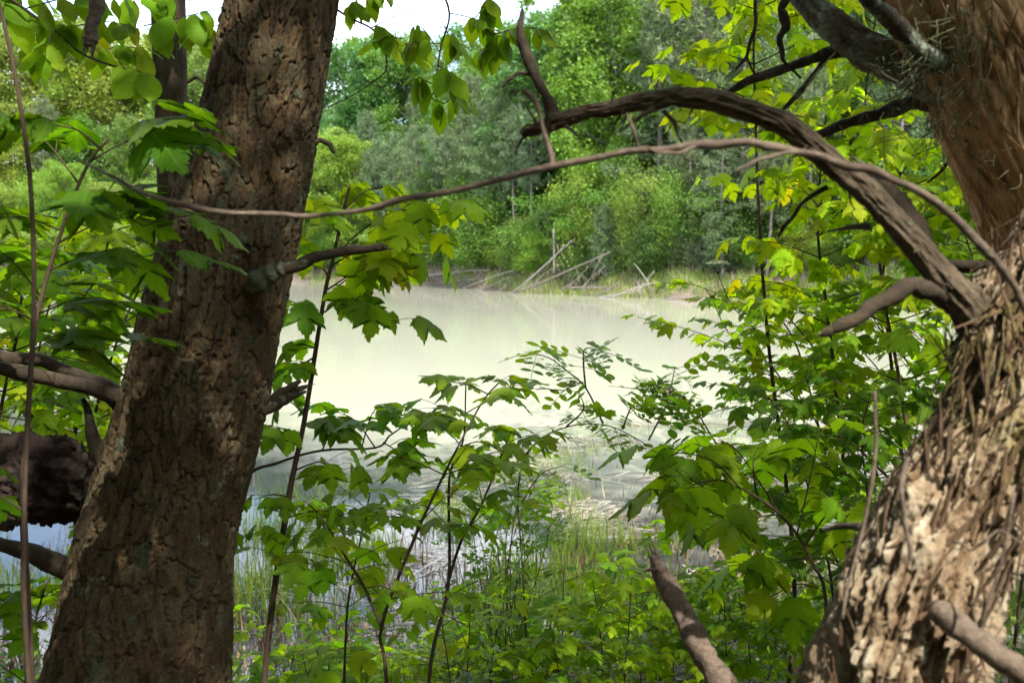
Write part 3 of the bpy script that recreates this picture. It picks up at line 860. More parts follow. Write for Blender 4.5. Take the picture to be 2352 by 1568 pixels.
# ------------------------------------------------------------------ detailed trunks
def trunk_mesh(name, ctrl, nring, nside, disp, mat, extra=None):
    """ctrl rows x,y,z,r ; rings spread evenly; extra = coarse rows added past the end"""
    a = crom(ctrl, 40)
    seg = np.r_[0, np.cumsum(np.linalg.norm(np.diff(a[:, :3], axis=0), axis=1))]
    s = np.linspace(0, seg[-1], nring)
    c = np.stack([np.interp(s, seg, a[:, k]) for k in range(4)], 1)
    t, u, w = frames(c[:, :3])
    ang = np.arange(nside) * 2 * math.pi / nside
    A, S = np.meshgrid(ang, s)
    rad = c[:, 3][:, None]
    X = c[:, 0][:, None] + rad * np.cos(A) * u[:, 0][:, None] + rad * np.sin(A) * w[:, 0][:, None]
    Y = c[:, 1][:, None] + rad * np.cos(A) * u[:, 1][:, None] + rad * np.sin(A) * w[:, 1][:, None]
    Z = c[:, 2][:, None] + rad * np.cos(A) * u[:, 2][:, None] + rad * np.sin(A) * w[:, 2][:, None]
    D, idr = disp(A, S, X, Y, Z)
    rr = D
    X = X + rr * (np.cos(A) * u[:, 0][:, None] + np.sin(A) * w[:, 0][:, None])
    Y = Y + rr * (np.cos(A) * u[:, 1][:, None] + np.sin(A) * w[:, 1][:, None])
    Z = Z + rr * (np.cos(A) * u[:, 2][:, None] + np.sin(A) * w[:, 2][:, None])
    v = np.stack([X, Y, Z], -1).reshape(-1, 3)
    i = np.arange(nring * nside).reshape(nring, nside)
    j = np.roll(i, -1, axis=1)
    f = np.stack([i[:-1], j[:-1], j[1:], i[1:]], -1).reshape(-1, 4)
    m = np_mesh(name, v, f, mat, True)
    at = m.attributes.new('plate', 'FLOAT', 'POINT')
    at.data.foreach_set('value', idr.astype(np.float32).ravel())
    return m

def terrace(x, n):
    y = x * n
    i = np.floor(y)
    return (i + sstep(.62, .95, y - i)) / n

def pine_disp(nu, cvh, depth, seed):
    def fn(A, S, X, Y, Z):
        wx = (fbm(X * 22, Y * 22, Z * 7, 4) - .5)
        wy = (fbm(X * 22 + 40, Y * 22, Z * 9, 4) - .5)
        cu = A / (2 * math.pi) * nu + wx * 2.0
        cv = S / cvh + wy * 2.2
        f1, f2, idr = vor(np.mod(cu, nu), cv, nu, seed)
        rag = (fbm(X * 95, Y * 95, Z * 45, 2) - .5)
        e = f2 - f1 + rag * .20
        plate = sstep(0.0, 0.10, e)
        # scaly layers flaking off each plate
        lay = fbm(X * 62 + idr * 9, Y * 62, Z * 26, 4)
        scal = terrace(lay + rag * .2, 8)
        fine = fbm(X * 190, Y * 190, Z * 95, 2) - .5
        ca, sa = np.cos(A + wx * .5), np.sin(A + wx * .5)
        fur = np.abs(fbm(ca * 4.6, sa * 4.6, S * 1.7 + seed, 4) * 2 - 1)
        furrow = 1 - sstep(.0, .07, fur)
        D = depth * (plate * (0.75 + 0.35 * idr) + 1.0 * (scal - .5) + 0.4 * fine - 0.75 * furrow) - depth * .7
        big = fbm(X * 4, Y * 4, Z * 2.2, 2) - .5
        return D + big * depth * 1.8, np.clip(idr * .55 + scal * .9 - .2, 0, 1)
    return fn

def fibre_disp(depth, freq, seed, lump=3.0):
    def fn(A, S, X, Y, Z):
        tw = fbm(X * 3 + seed, Y * 3, Z * 3, 2) * 1.6
        ca, sa = np.cos(A + tw * .5), np.sin(A + tw * .5)
        n1 = fbm(ca * freq, sa * freq, S * 5 + seed, 3)
        n2 = fbm(ca * freq * 2.6 + 9, sa * freq * 2.6, S * 13 + seed, 3)
        ridge = 1 - np.abs(n1 * 2 - 1) * 1.6
        big = fbm(X * 9 + seed, Y * 9, Z * 9, 3) - .5
        D = depth * (ridge * .9 + (n2 - .5) * 1.6 + big * lump)
        return D, np.clip(n2 * 1.3 - .15, 0, 1)
    return fn

def limb_disp(depth, seed):
    def fn(A, S, X, Y, Z):
        ca, sa = np.cos(A), np.sin(A)
        n1 = fbm(ca * 3.5 + seed, sa * 3.5, S * 22, 3)
        n2 = fbm(ca * 9 + seed, sa * 9, S * 60, 3)
        sc = terrace(n1, 5)
        knot = sstep(.62, .8, fbm(X * 22 + seed, Y * 22, Z * 22, 2))
        D = depth * (1.6 * (sc - .5) + (n2 - .5) * 1.2 + 1.6 * knot)
        return D, np.clip(sc + (n2 - .5) * .6, 0, 1)
    return fn

def gnarl_disp(depth, freq, seed):
    """twisted flutes, hollows and lifting fibrous strips"""
    def fn(A, S, X, Y, Z):
        tw = S * 2.2 + (fbm(X * 5 + seed, Y * 5, Z * 5, 2) - .5) * 2.4
        fl = np.abs(np.sin(1.5 * (A + tw) + 1.2 * (fbm(S * 3, A * 0, A * 0 + seed, 2) - .5) * 4)) ** .7
        ca, sa = np.cos(A + tw * .6), np.sin(A + tw * .6)
        j1 = fbm(X * 26 + 7, Y * 26, Z * 26 + seed, 4) - .5
        j2 = fbm(X * 26 + 31, Y * 26 + 13, Z * 26 + seed, 4) - .5
        a1 = A * 5.1 + j1 * 5 + S * 1.3
        n1 = fbm(np.cos(A) * freq + j1 * 2.2, np.sin(A) * freq + j2 * 2.2, S * 2.6 + j2 * 2 + seed, 4)
        n2 = fbm(np.cos(A + .7) * freq * 2.9 + j2 * 4, np.sin(A + .7) * freq * 2.9 + j1 * 4, S * 6.5 + j1 * 4 + seed, 4)
        fib = fbm(np.cos(A) * 46 + j1 * 3, np.sin(A) * 46 + j2 * 3, S * 14 + j1 * 6, 2) - .5
        strip = terrace(n1 * .8 + n2 * .4, 6)
        lump = fbm(X * 15 + seed, Y * 15, Z * 10, 4) - .5
        hol = sstep(.54, .70, fbm(X * 11 + 3 * seed, Y * 11, Z * 6.5, 4))
        D = depth * (1.7 * (fl - .6) + 3.4 * (strip - .55) + .8 * fib + (n2 - .5) * 1.2 + lump * 5.0 - 3.2 * hol)
        return D, np.clip(strip * 1.3 - .2 + fib * .5 + lump * .4, 0, 1)
    return fn

def vtrunk(rows):
    """rows: px, py, depth, width in frame units -> x, y, z, r"""
    out = []
    for px, py, d, w in rows:
        p = P(px, py, d)
        out.append((p.x, p.y, p.z, 0.5 * w * d / FV))
    return out

def limb(parent, rows, mat, part='branch', sides=10, per=5, wob=0.12, seed=0, sharp=False, splinter=False):
    c = vtrunk(rows)
    rn = np.random.RandomState(seed + 900)
    if len(c) > 3:                       # knots and small kinks between the given points
        d = []
        for a_, b_ in zip(c[:-1], c[1:]):
            d.append(a_)
            m_ = (np.array(a_) + np.array(b_)) / 2
            ln = np.linalg.norm(np.array(b_)[:3] - np.array(a_)[:3])
            m_[:3] += rn.randn(3) * min(ln * .035, m_[3] * .55)
            m_[3] *= rn.uniform(.9, 1.16)
            d.append(tuple(m_))
        d.append(c[-1]); c = d
    mb = MB().tube([q[:3] for q in c], 0, 0, sides, per, wob, seed, True, [q[3] for q in c], sharp)
    if splinter:
        e_, p_ = np.array(c[-1][:3]), np.array(c[-2][:3])
        t_ = (e_ - p_) / (np.linalg.norm(e_ - p_) + 1e-9); r_ = c[-2][3]
        for q_ in range(7):
            o_ = rn.randn(3); o_ -= t_ * o_.dot(t_); o_ /= np.linalg.norm(o_) + 1e-9
            b_ = p_ + o_ * r_ * .62; l_ = r_ * rn.uniform(.8, 2.6)
            mb.tube([b_, b_ + t_ * l_ * .6 + o_ * r_ * .05, b_ + t_ * l_ * 1.3], r_ * .34, r_ * .03, 4, 2)
    return link(part, mb.mesh(part, M[mat]), parent)

# big pine at left
PD = 2.4
rows = [(230, 2250, PD, 560), (275, 1800, PD, 480), (318, 1568, PD, 440), (357, 1250, PD, 378), (426, 1000, PD, 352), (476, 784, PD, 334), (518, 600, PD, 322), (591, 300, PD, 290), (652, 0, PD, 272), (700, -260, PD, 262), (740, -500, PD, 254)]
rows = [(a, b, c, w - 22) for a, b, c, w in rows]
pc = vtrunk(rows)
pine = thing('pine_tree', 'thick leaning pine trunk with scaly brown bark at left front', 'pine tree', (pc[0][0], pc[0][1], gz(pc[0][0], pc[0][1]) - .05))
from mathutils.bvhtree import BVHTree
pine_trunk = link('trunk', trunk_mesh('trunk', pc, 1000, 330, pine_disp(34, 0.09, 0.0098, 4), M['pine_bark']), pine)
e = Vector(pc[-1][:3])
up_pts = [e - Vector((.02, 0, .15)), e + Vector((.3, .05, 1.6)), e + Vector((.5, .1, 4.0)), e + Vector((.6, .1, 6.5)), e + Vector((.6, .1, 9.0))]
mb = MB().tube(up_pts, 0, 0, 14, 6, .06, 3, True, [.125, .12, .10, .07, .03])
link('upper_trunk', mb.mesh('upper_trunk', M['pine_bark']), pine)
limb(pine, [(560, 672, 2.30, 46), (612, 640, 2.22, 34), (640, 622, 2.2, 27), (720, 592, 2.2, 25), (800, 575, 2.2, 23), (875, 567, 2.2, 19), (886, 568, 2.2, 12)], 'limb_bark', seed=2, splinter=True)
o = limb(pine, [(578, 660, 2.225, 30), (600, 644, 2.21, 46), (625, 628, 2.2, 42), (652, 614, 2.195, 30)], 'lichen', 'lichen_crust', 10, 4, .45, 5)
limb(pine, [(560, 960, 2.4, 60), (630, 925, 2.45, 40), (665, 905, 2.48, 34), (695, 895, 2.5, 22)], 'limb_bark', seed=4, splinter=True)
limb(pine, [(630, 915, 2.45, 18), (665, 890, 2.46, 16), (690, 874, 2.46, 8)], 'limb_bark', seed=5)
limb(pine, [(700, 335, 2.4, 16), (735, 322, 2.42, 12), (757, 332, 2.42, 11), (768, 352, 2.42, 8)], 'limb_bark', seed=6)
limb(pine, [(330, 940, 2.4, 80), (260, 905, 2.38, 48), (180, 864, 2.34, 33), (90, 826, 2.3, 30), (-60, 796, 2.25, 28)], 'limb_bark', seed=7)
limb(pine, [(290, 920, 2.38, 46), (200, 888, 2.32, 34), (100, 866, 2.25, 32), (0, 845, 2.2, 32), (-80, 830, 2.15, 30)], 'limb_bark', seed=8)
limb(pine, [(230, 1350, 2.4, 76), (150, 1305, 2.36, 50), (70, 1268, 2.3, 42), (-60, 1235, 2.2, 40)], 'limb_bark', seed=9)
limb(pine, [(430, 190, 2.55, 8), (452, 178, 2.55, 7), (470, 192, 2.5, 8)], 'limb_bark', seed=10)
limb(pine, [(240, 1060, 2.4, 46), (215, 1010, 2.38, 30), (205, 960, 2.36, 20), (190, 915, 2.36, 10)], 'limb_bark', seed=11)
# lighter lichen patches: thin crusts laid on the bark itself
bvh = BVHTree.FromPolygons([v.co[:] for v in pine_trunk.data.vertices], [p.vertices[:] for p in pine_trunk.data.polygons])
eye = Vector((0, 0, CAM_Z))
for k, (px, py, w, h) in enumerate([(520, 385, 20, 30), (508, 470, 13, 20), (590, 222, 14, 14), (683, 218, 12, 12), (557, 548, 10, 14), (278, 1020, 12, 24), (222, 1545, 34, 46), (182, 1352, 9, 17), (576, 778, 10, 12), (330, 1270, 20, 34), (215, 1470, 10, 16), (370, 690, 10, 18),
                                    (640, 120, 10, 16), (455, 860, 9, 14), (505, 1130, 8, 12), (440, 1330, 9, 16), (300, 1420, 12, 12), (560, 420, 8, 10)]):
    rng = np.random.RandomState(k)
    nth, nr = 18, 5
    vsx = []
    for ri in range(nr + 1):
        for ti in range(nth if ri else 1):
            tt = ti * 2 * math.pi / nth
            rj = ri / nr * (0.55 + 0.75 * _h(np.array([ti % nth]), np.array([k]), np.array([3]))[0])
            pt = P(px + math.cos(tt) * w * rj, py + math.sin(tt) * h * rj, 1.0)
            hit = bvh.ray_cast(eye, (pt - eye).normalized())
            loc = hit[0] if hit[0] is not None else P(px, py, PD - .1)
            vsx.append(tuple(loc + (eye - loc).normalized() * (.0022 * (1 - (ri / nr) ** 3) - .0004 * (ri == nr) + rng.rand() * .0008)))
    fs = [(0, 1 + q, 1 + (q + 1) % nth) for q in range(nth)]
    for ri in range(1, nr):
        o0, o1 = 1 + (ri - 1) * nth, 1 + ri * nth
        fs += [(o0 + q, o1 + q, o1 + (q + 1) % nth, o0 + (q + 1) % nth) for q in range(nth)]
    mm = MB(); mm.v = vsx; mm.f = fs
    link('lichen_patch', mm.mesh('lichen_patch', M['lichen']), pine)

# slender trunk behind the pine
rows = [(430, 1900, 3.05, 84), (418, 1200, 3.05, 80), (405, 700, 3.05, 74), (399, 480, 3.05, 70), (394, 280, 3.05, 72), (386, 0, 3.05, 76), (380, -300, 3.05, 74)]
sc_ = vtrunk(rows)
slim = thing('slender_tree', 'slender straight grey-brown trunk just behind the thick leaning pine', 'tree', (sc_[0][0], sc_[0][1], gz(sc_[0][0], sc_[0][1]) - .05))
link('trunk', trunk_mesh('trunk', sc_, 620, 90, pine_disp(16, 0.06, 0.0030, 9), M['grey_bark']), slim)
e = Vector(sc_[-1][:3])
link('upper_trunk', MB().tube([e - Vector((0, 0, .1)), e + Vector((-.1, 0, 2)), e + Vector((-.1, .1, 5)), e + Vector((0, .1, 7))], 0, 0, 10, 5, .06, 2, True, [.046, .043, .03, .01]).mesh('upper_trunk', M['grey_bark']), slim)

# dark broken log at left
log = thing('broken_log', 'dark rotten broken log jutting in from the left edge', 'log', P(-60, 1110, 2.75))
rows = [(-330, 1080, 2.62, 205), (-160, 1085, 2.66, 208), (0, 1092, 2.7, 205), (60, 1096, 2.72, 202), (110, 1104, 2.74, 188), (150, 1110, 2.76, 168), (185, 1118, 2.78, 140), (214, 1112, 2.79, 95), (226, 1116, 2.8, 40)]
link('trunk', trunk_mesh('trunk', vtrunk(rows), 240, 110, gnarl_disp(.0125, 7, 3), M['dark_log']), log)
rr = random.Random(4)
for k in range(16):
    px = rr.uniform(60, 200); py = rr.choice([rr.uniform(1160, 1195), rr.uniform(1020, 1170)])
    limb(log, [(px - 40, py - 10, 2.73, 26), (px, py, 2.72, 18), (px + rr.uniform(5, 26), py + rr.uniform(5, 22), 2.72, 5)], 'dark_log', 'splinter', 5, 3, .4, k)

# dead stub hanging at the top
dead = thing('hanging_dead_branch', 'broken dead branch stub hanging down at the top left', 'dead branch', P(215, -150, 2.3))
limb(dead, [(236, -320, 2.3, 24), (230, -120, 2.3, 24), (224, -20, 2.3, 27), (217, 40, 2.3, 27), (210, 84, 2.3, 30), (206, 104, 2.3, 26)], 'dead_wood', 'limb', 10, 6, .2, 3, splinter=True)

# ------------------------------------------------------------------ right-hand cedar
CD = 1.2
cedar = thing('cedar_tree', 'nearest shaggy-barked leaning trunk at right with a long arching dead limb', 'cedar tree', (0.6, 1.15, gz(.6, 1.15)))
rows = [(1960, 2150, 1.16, 450), (2000, 1850, 1.16, 410), (2050, 1568, 1.17, 335), (2122, 1330, 1.18, 300), (2222, 1130, 1.2, 290), (2292, 960, 1.21, 256), (2312, 830, 1.22, 222), (2335, 740, 1.23, 195), (2388, 640, 1.24, 180), (2470, 520, 1.25, 170), (2560, 380, 1.27, 165), (2640, 200, 1.3, 160)]
link('trunk', trunk_mesh('trunk', vtrunk(rows), 620, 260, gnarl_disp(.0105, 9, 7), M['cedar_bark']), cedar)
arch = [(2300, 800, 1.22, 140), (2238, 725, 1.22, 104), (2160, 632, 1.22, 72), (2105, 562, 1.225, 66), (2050, 505, 1.23, 62), (1990, 440, 1.235, 66), (1940, 400, 1.24, 60), (1862, 332, 1.25, 58), (1810, 290, 1.26, 60), (1755, 266, 1.27, 54), (1700, 248, 1.28, 52), (1650, 232, 1.29, 55), (1600, 226, 1.3, 52), (1545, 224, 1.31, 45), (1500, 232, 1.32, 46), (1450, 238, 1.33, 40), (1400, 250, 1.345, 40), (1350, 256, 1.36, 36), (1310, 270, 1.37, 38), (1275, 282, 1.38, 36), (1240, 294, 1.39, 30), (1212, 300, 1.4, 30), (1198, 309, 1.4, 14)]
arch = [(a_, b_, c_, w_ * .9) for a_, b_, c_, w_ in arch]
link('arching_limb', trunk_mesh('arching_limb', vtrunk(arch), 520, 64, limb_disp(.0052, 3), M['limb_bark']), cedar)
for k, rws in enumerate([
    [(1275, 285, 1.38, 34), (1262, 240, 1.38, 28), (1232, 180, 1.38, 26), (1205, 115, 1.38, 23), (1194, 60, 1.38, 18), (1200, 20, 1.38, 6)],
    [(1222, 168, 1.38, 12), (1190, 168, 1.38, 11), (1165, 185, 1.38, 10), (1155, 200, 1.38, 7)],
    [(1215, 302, 1.4, 14), (1196, 325, 1.4, 8), (1184, 352, 1.4, 3)],
    [(1255, 300, 1.36, 14), (1240, 322, 1.35, 9), (1234, 340, 1.35, 4)],
    [(1300, 290, 1.35, 10), (1320, 305, 1.33, 7), (1334, 322, 1.32, 3)],
    [(1500, 250, 1.3, 14), (1460, 275, 1.28, 9), (1422, 305, 1.27, 5)],
    [(1525, 255, 1.3, 12), (1548, 280, 1.29, 10), (1560, 315, 1.28, 8), (1568, 330, 1.28, 5)],
    [(2240, 705, 1.26, 66), (2190, 668, 1.3, 64), (2130, 590, 1.34, 62), (2080, 500, 1.38, 58), (2025, 425, 1.42, 52), (1985, 392, 1.44, 40), (1970, 380, 1.44, 14)],
    [(2225, 720, 1.22, 60), (2150, 672, 1.22, 46), (2090, 655, 1.21, 40), (2000, 705, 1.2, 36), (1930, 748, 1.19, 32), (1890, 768, 1.19, 14)],
    [(2420, 600, 1.24, 40), (2300, 612, 1.26, 30), (2170, 612, 1.3, 36)],
    [(2000, 520, 1.26, 16), (1950, 522, 1.27, 12), (1900, 532, 1.28, 5)],
    [(2140, 1390, 1.07, 44), (2190, 1428, 1.06, 60), (2260, 1480, 1.04, 62), (2330, 1530, 1.02, 60), (2420, 1600, 1.0, 60)],
    [(1900, 430, 1.27, 12), (1840, 470, 1.3, 10), (1800, 520, 1.33, 9), (1790, 540, 1.34, 6)],
    [(1985, 1210, 1.24, 26), (1930, 1208, 1.28, 16), (1890, 1218, 1.3, 6)],
    ]):
    limb(cedar, rws, 'limb_bark' if k not in (11, 10) else 'dead_wood', 'branch', 10, 5, .2, 20 + k, True, k in (7, 8, 11))
ra = random.Random(31)
for k in range(11):
    q = arch[ra.randint(3, len(arch) - 3)]
    dx, dy = ra.uniform(-70, 50), ra.choice([-1, 1, 1]) * ra.uniform(30, 90)
    limb(cedar, [(q[0], q[1], q[2], 8), (q[0] + dx * .4, q[1] + dy * .5, q[2] + ra.uniform(-.03, .03), 5), (q[0] + dx * .6, q[1] + dy * .8, q[2] + ra.uniform(-.04, .04), 4), (q[0] + dx, q[1] + dy, q[2] + ra.uniform(-.05, .05), 2)], 'limb_bark', 'dead_twig', 6, 4, .1, 300 + k)
# shaggy strips and tendrils on the bark
def shag(parent, cen, n, seed, mat, ln=(.03, .09)):
    rng = np.random.RandomState(seed)
    a = crom(vtrunk(cen), 30)
    t, u, w = frames(a[:, :3])
    mb = MB()
    for k in range(n):
        i = rng.randint(5, len(a) - 5); th = rng.rand() * 6.283
        nr = u[i] * math.cos(th) + w[i] * math.sin(th)
        sd = np.cross(nr, t[i])
        p0 = a[i, :3] + nr * a[i, 3] * 1.0
        L = rng.uniform(*ln); d0 = t[i] * rng.choice([-1, 1]) + sd * rng.randn() * .35
        pts = [p0, p0 + d0 * L * .5 + nr * .006, p0 + d0 * L + nr * rng.uniform(.004, .02)]
        wd = rng.uniform(.0012, .0045)
        b = len(mb.v)
        for q, ww in zip(pts, (wd, wd * .9, wd * .3)):
            mb.v += [tuple(q - sd * ww), tuple(q + sd * ww), tuple(q + nr * ww * .6)]
        for s_ in range(2):
            o = b + 3 * s_
            mb.f += [(o, o + 1, o + 4, o + 3), (o + 1, o + 2, o + 5, o + 4), (o + 2, o, o + 3, o + 5)]
    o = link('shaggy_bark', mb.mesh('shaggy_bark', M[mat], False), parent)
    o['kind'] = 'stuff'
shag(cedar, rows, 900, 5, 'cedar_bark')
for k, rws in enumerate([
    [(2085, 1050, 1.06, 12), (2070, 1130, 1.05, 13), (2082, 1220, 1.05, 12), (2090, 1285, 1.05, 9)],
    [(2010, 900, 1.12, 8), (2012, 1010, 1.11, 9), (1995, 1150, 1.1, 9), (1960, 1300, 1.09, 8), (1935, 1420, 1.08, 7)],
    [(2330, 1130, 1.0, 7), (2300, 1290, 1.0, 8), (2250, 1440, 1.0, 9)],
    [(2190, 1240, 1.02, 7), (2230, 1262, 1.01, 6), (2265, 1240, 1.0, 7), (2300, 1218, 1.0, 5), (2370, 1262, 1.0, 4)]]):
    limb(cedar, rws, 'dead_wood', 'vine', 7, 5, .12, 60 + k)

# thin twig bowing across the whole view
bow = thing('bowed_twig', 'long thin dead twig bowing across the whole view in front of everything', 'twig', P(2400, 760, 1.0))
tw = [(2420, 830, 1.02, 20), (2352, 700, 1.02, 20), (2290, 602, 1.02, 20), (2200, 508, 1.02, 20), (2100, 434, 1.02, 19), (2000, 390, 1.02, 19), (1880, 358, 1.02, 19), (1790, 340, 1.02, 19), (1720, 327, 1.02, 20), (1600, 333, 1.03, 19), (1450, 347, 1.04, 17), (1300, 376, 1.06, 16), (1150, 412, 1.08, 15), (1000, 446, 1.1, 14), (850, 480, 1.12, 13), (700, 497, 1.14, 12), (600, 491, 1.15, 12), (480, 483, 1.16, 13), (380, 460, 1.17, 12), (300, 428, 1.18, 9), (250, 402, 1.19, 8), (190, 372, 1.2, 5)]
limb(bow, tw, 'dead_wood', 'stem', 9, 6, .12, 2)
limb(bow, [(1270, 384, 1.065, 12), (1258, 330, 1.07, 11), (1240, 262, 1.08, 11), (1225, 225, 1.08, 13), (1200, 205, 1.08, 9)], 'dead_wood', 'side_twig', 8, 5, .2, 3)
limb(bow, [(1466, 346, 1.04, 9), (1455, 300, 1.03, 8), (1440, 260, 1.03, 5)], 'dead_wood', 'side_twig', 8, 5, .1, 4)
limb(bow, [(1600, 335, 1.03, 10), (1560, 352, 1.02, 8), (1510, 350, 1.02, 6), (1480, 335, 1.02, 4)], 'dead_wood', 'side_twig', 8, 5, .1, 5)
limb(bow, [(1850, 352, 1.02, 10), (1800, 352, 1.0, 9), (1740, 368, .99, 9), (1690, 392, .98, 5)], 'dead_wood', 'side_twig', 8, 5, .1, 6)

# upper right leaning trunk
red = thing('leaning_cedar', 'orange peeling trunk leaning across the upper right corner', 'cedar tree', P(2800, 1900, 1.9))
rows = [(2850, 1700, 1.85, 330), (2680, 1200, 1.8, 315), (2530, 800, 1.75, 300), (2440, 560, 1.7, 290), (2370, 380, 1.65, 290), (2290, 180, 1.6, 310), (2220, 0, 1.55, 330), (2150, -220, 1.5, 300), (2100, -450, 1.5, 280)]
link('trunk', trunk_mesh('trunk', vtrunk(rows), 560, 220, fibre_disp(.0075, 9, 5, 2.0), M['orange_bark']), red)
shag(red, rows, 900, 8, 'orange_bark', (.03, .11))
for k, rws in enumerate([
    [(2180, 190, 1.6, 130), (2080, 150, 1.62, 92), (2000, 120, 1.66, 84), (1930, 72, 1.7, 72), (1880, 30, 1.74, 66), (1840, -20, 1.78, 60), (1760, -120, 1.84, 50)],
    [(2160, 150, 1.5, 60), (2080, 80, 1.46, 44), (2030, 30, 1.42, 38), (1980, -30, 1.38, 36)],
    [(1960, 100, 1.7, 44), (1905, 122, 1.72, 28), (1840, 145, 1.75, 25), (1760, 172, 1.8, 22), (1700, 196, 1.84, 18), (1650, 218, 1.86, 6)],
    [(2200, 240, 1.62, 50), (2100, 235, 1.64, 32), (2020, 262, 1.68, 28), (1940, 285, 1.72, 24), (1860, 318, 1.76, 18)],
    [(1900, 130, 1.72, 14), (1870, 170, 1.72, 13), (1830, 220, 1.72, 12), (1780, 275, 1.72, 7)],
    [(1810, -20, 1.76, 20), (1795, 20, 1.76, 19), (1806, 60, 1.76, 20), (1790, 90, 1.76, 16), (1800, 140, 1.76, 8), (1840, 180, 1.76, 6)],
    [(1740, -40, 1.8, 9), (1735, 60, 1.8, 9), (1715, 130, 1.8, 8), (1690, 160, 1.8, 5)],
    [(1715, 130, 1.8, 7), (1730, 165, 1.8, 5), (1740, 175, 1.8, 3)],
    [(2180, 370, 1.7, 10), (2160, 395, 1.7, 8), (2130, 420, 1.7, 4)],
    ]):
    if k == 0:
        link('branch', trunk_mesh('branch', vtrunk(rws), 260, 64, limb_disp(.006, 8), M['scaly']), red)
        continue
    limb(red, rws, 'scaly' if k in (1, 2, 3) else 'limb_bark', 'branch', 10, 5, .22, 40 + k)
# feathery juniper sprigs hanging on the trunk
def sprigs(parent, spots, seed):
    rng = np.random.RandomState(seed)
    mb = MB()
    for px, py, d, n in spots:
        for k in range(n):
            p0 = np.array(P(px + rng.randn() * 55, py + rng.randn() * 50, d + rng.uniform(-.06, .03)))
            dr = np.array([rng.randn() * .5 - .2, rng.randn() * .3, -.7 + rng.randn() * .5])
            L = rng.uniform(.02, .06)
            mb.tube([p0, p0 + dr * L * .5 + rng.randn(3) * .005, p0 + dr * L + np.array([0, 0, .008])], .0009, .0004, 4, 3)
    o = link('sprig', mb.mesh('sprig', M.setdefault('sprig', crown_mat('juniper_sprig', .1, fixed=[(0, (.035, .048, .016)), (.6, (.085, .10, .04)), (1, (.18, .18, .10))]))), parent)
    o['kind'] = 'stuff'
sprigs(red, [(2050, 150, 1.58, 80), (2110, 180, 1.5, 80), (2170, 60, 1.47, 50), (2160, 260, 1.5, 60), (2250, 40, 1.45, 40), (2200, 130, 1.47, 50), (2280, 330, 1.52, 20)], 4)

# dead stub in the lower right
stub = thing('dead_stub', 'bare broken grey stub rising from the bottom right of centre', 'dead branch', P(1720, 1750, 1.55))
limb(stub, [(1790, 1850, 1.5, 74), (1700, 1640, 1.55, 66), (1640, 1540, 1.6, 60), (1590, 1450, 1.64, 54), (1548, 1370, 1.68, 50), (1520, 1320, 1.7, 44), (1508, 1290, 1.7, 30), (1502, 1275, 1.7, 16)], 'dead_wood', 'limb', 14, 7, .2, 6, splinter=True)
limb(stub, [(1512, 1305, 1.69, 12), (1492, 1308, 1.68, 9), (1480, 1312, 1.68, 3)], 'dead_wood', 'spur', 6, 3, .1, 7)

# ------------------------------------------------------------------ leaves
HALF = [(0.0, 0.0), (0.10, -0.05), (0.20, -0.02), (0.34, -0.01), (0.30, 0.07), (0.42, 0.14), (0.40, 0.20), (0.55, 0.33), (0.52, 0.37), (0.64, 0.62), (0.50, 0.54), (0.46, 0.60), (0.34, 0.48), (0.19, 0.41), (0.18, 0.48), (0.28, 0.62), (0.24, 0.64), (0.25, 0.76), (0.17, 0.77), (0.14, 0.86), (0.075, 0.90), (0.0, 1.1)]

def toothed(half):
    out = [half[0]]
    for a, b in zip(half[:-1], half[1:]):
        dx, dy = b[0] - a[0], b[1] - a[1]
        ln = math.hypot(dx, dy)
        if ln > .075 and a[0] > 0:
            nx, ny = dy / ln, -dx / ln          # outward on the right-hand half
            out.append((a[0] + dx * .42 + nx * .022, a[1] + dy * .42 + ny * .022))
            out.append((a[0] + dx * .56 - nx * .012, a[1] + dy * .56 - ny * .012))
        out.append(b)
    return out
HALF = toothed(HALF)

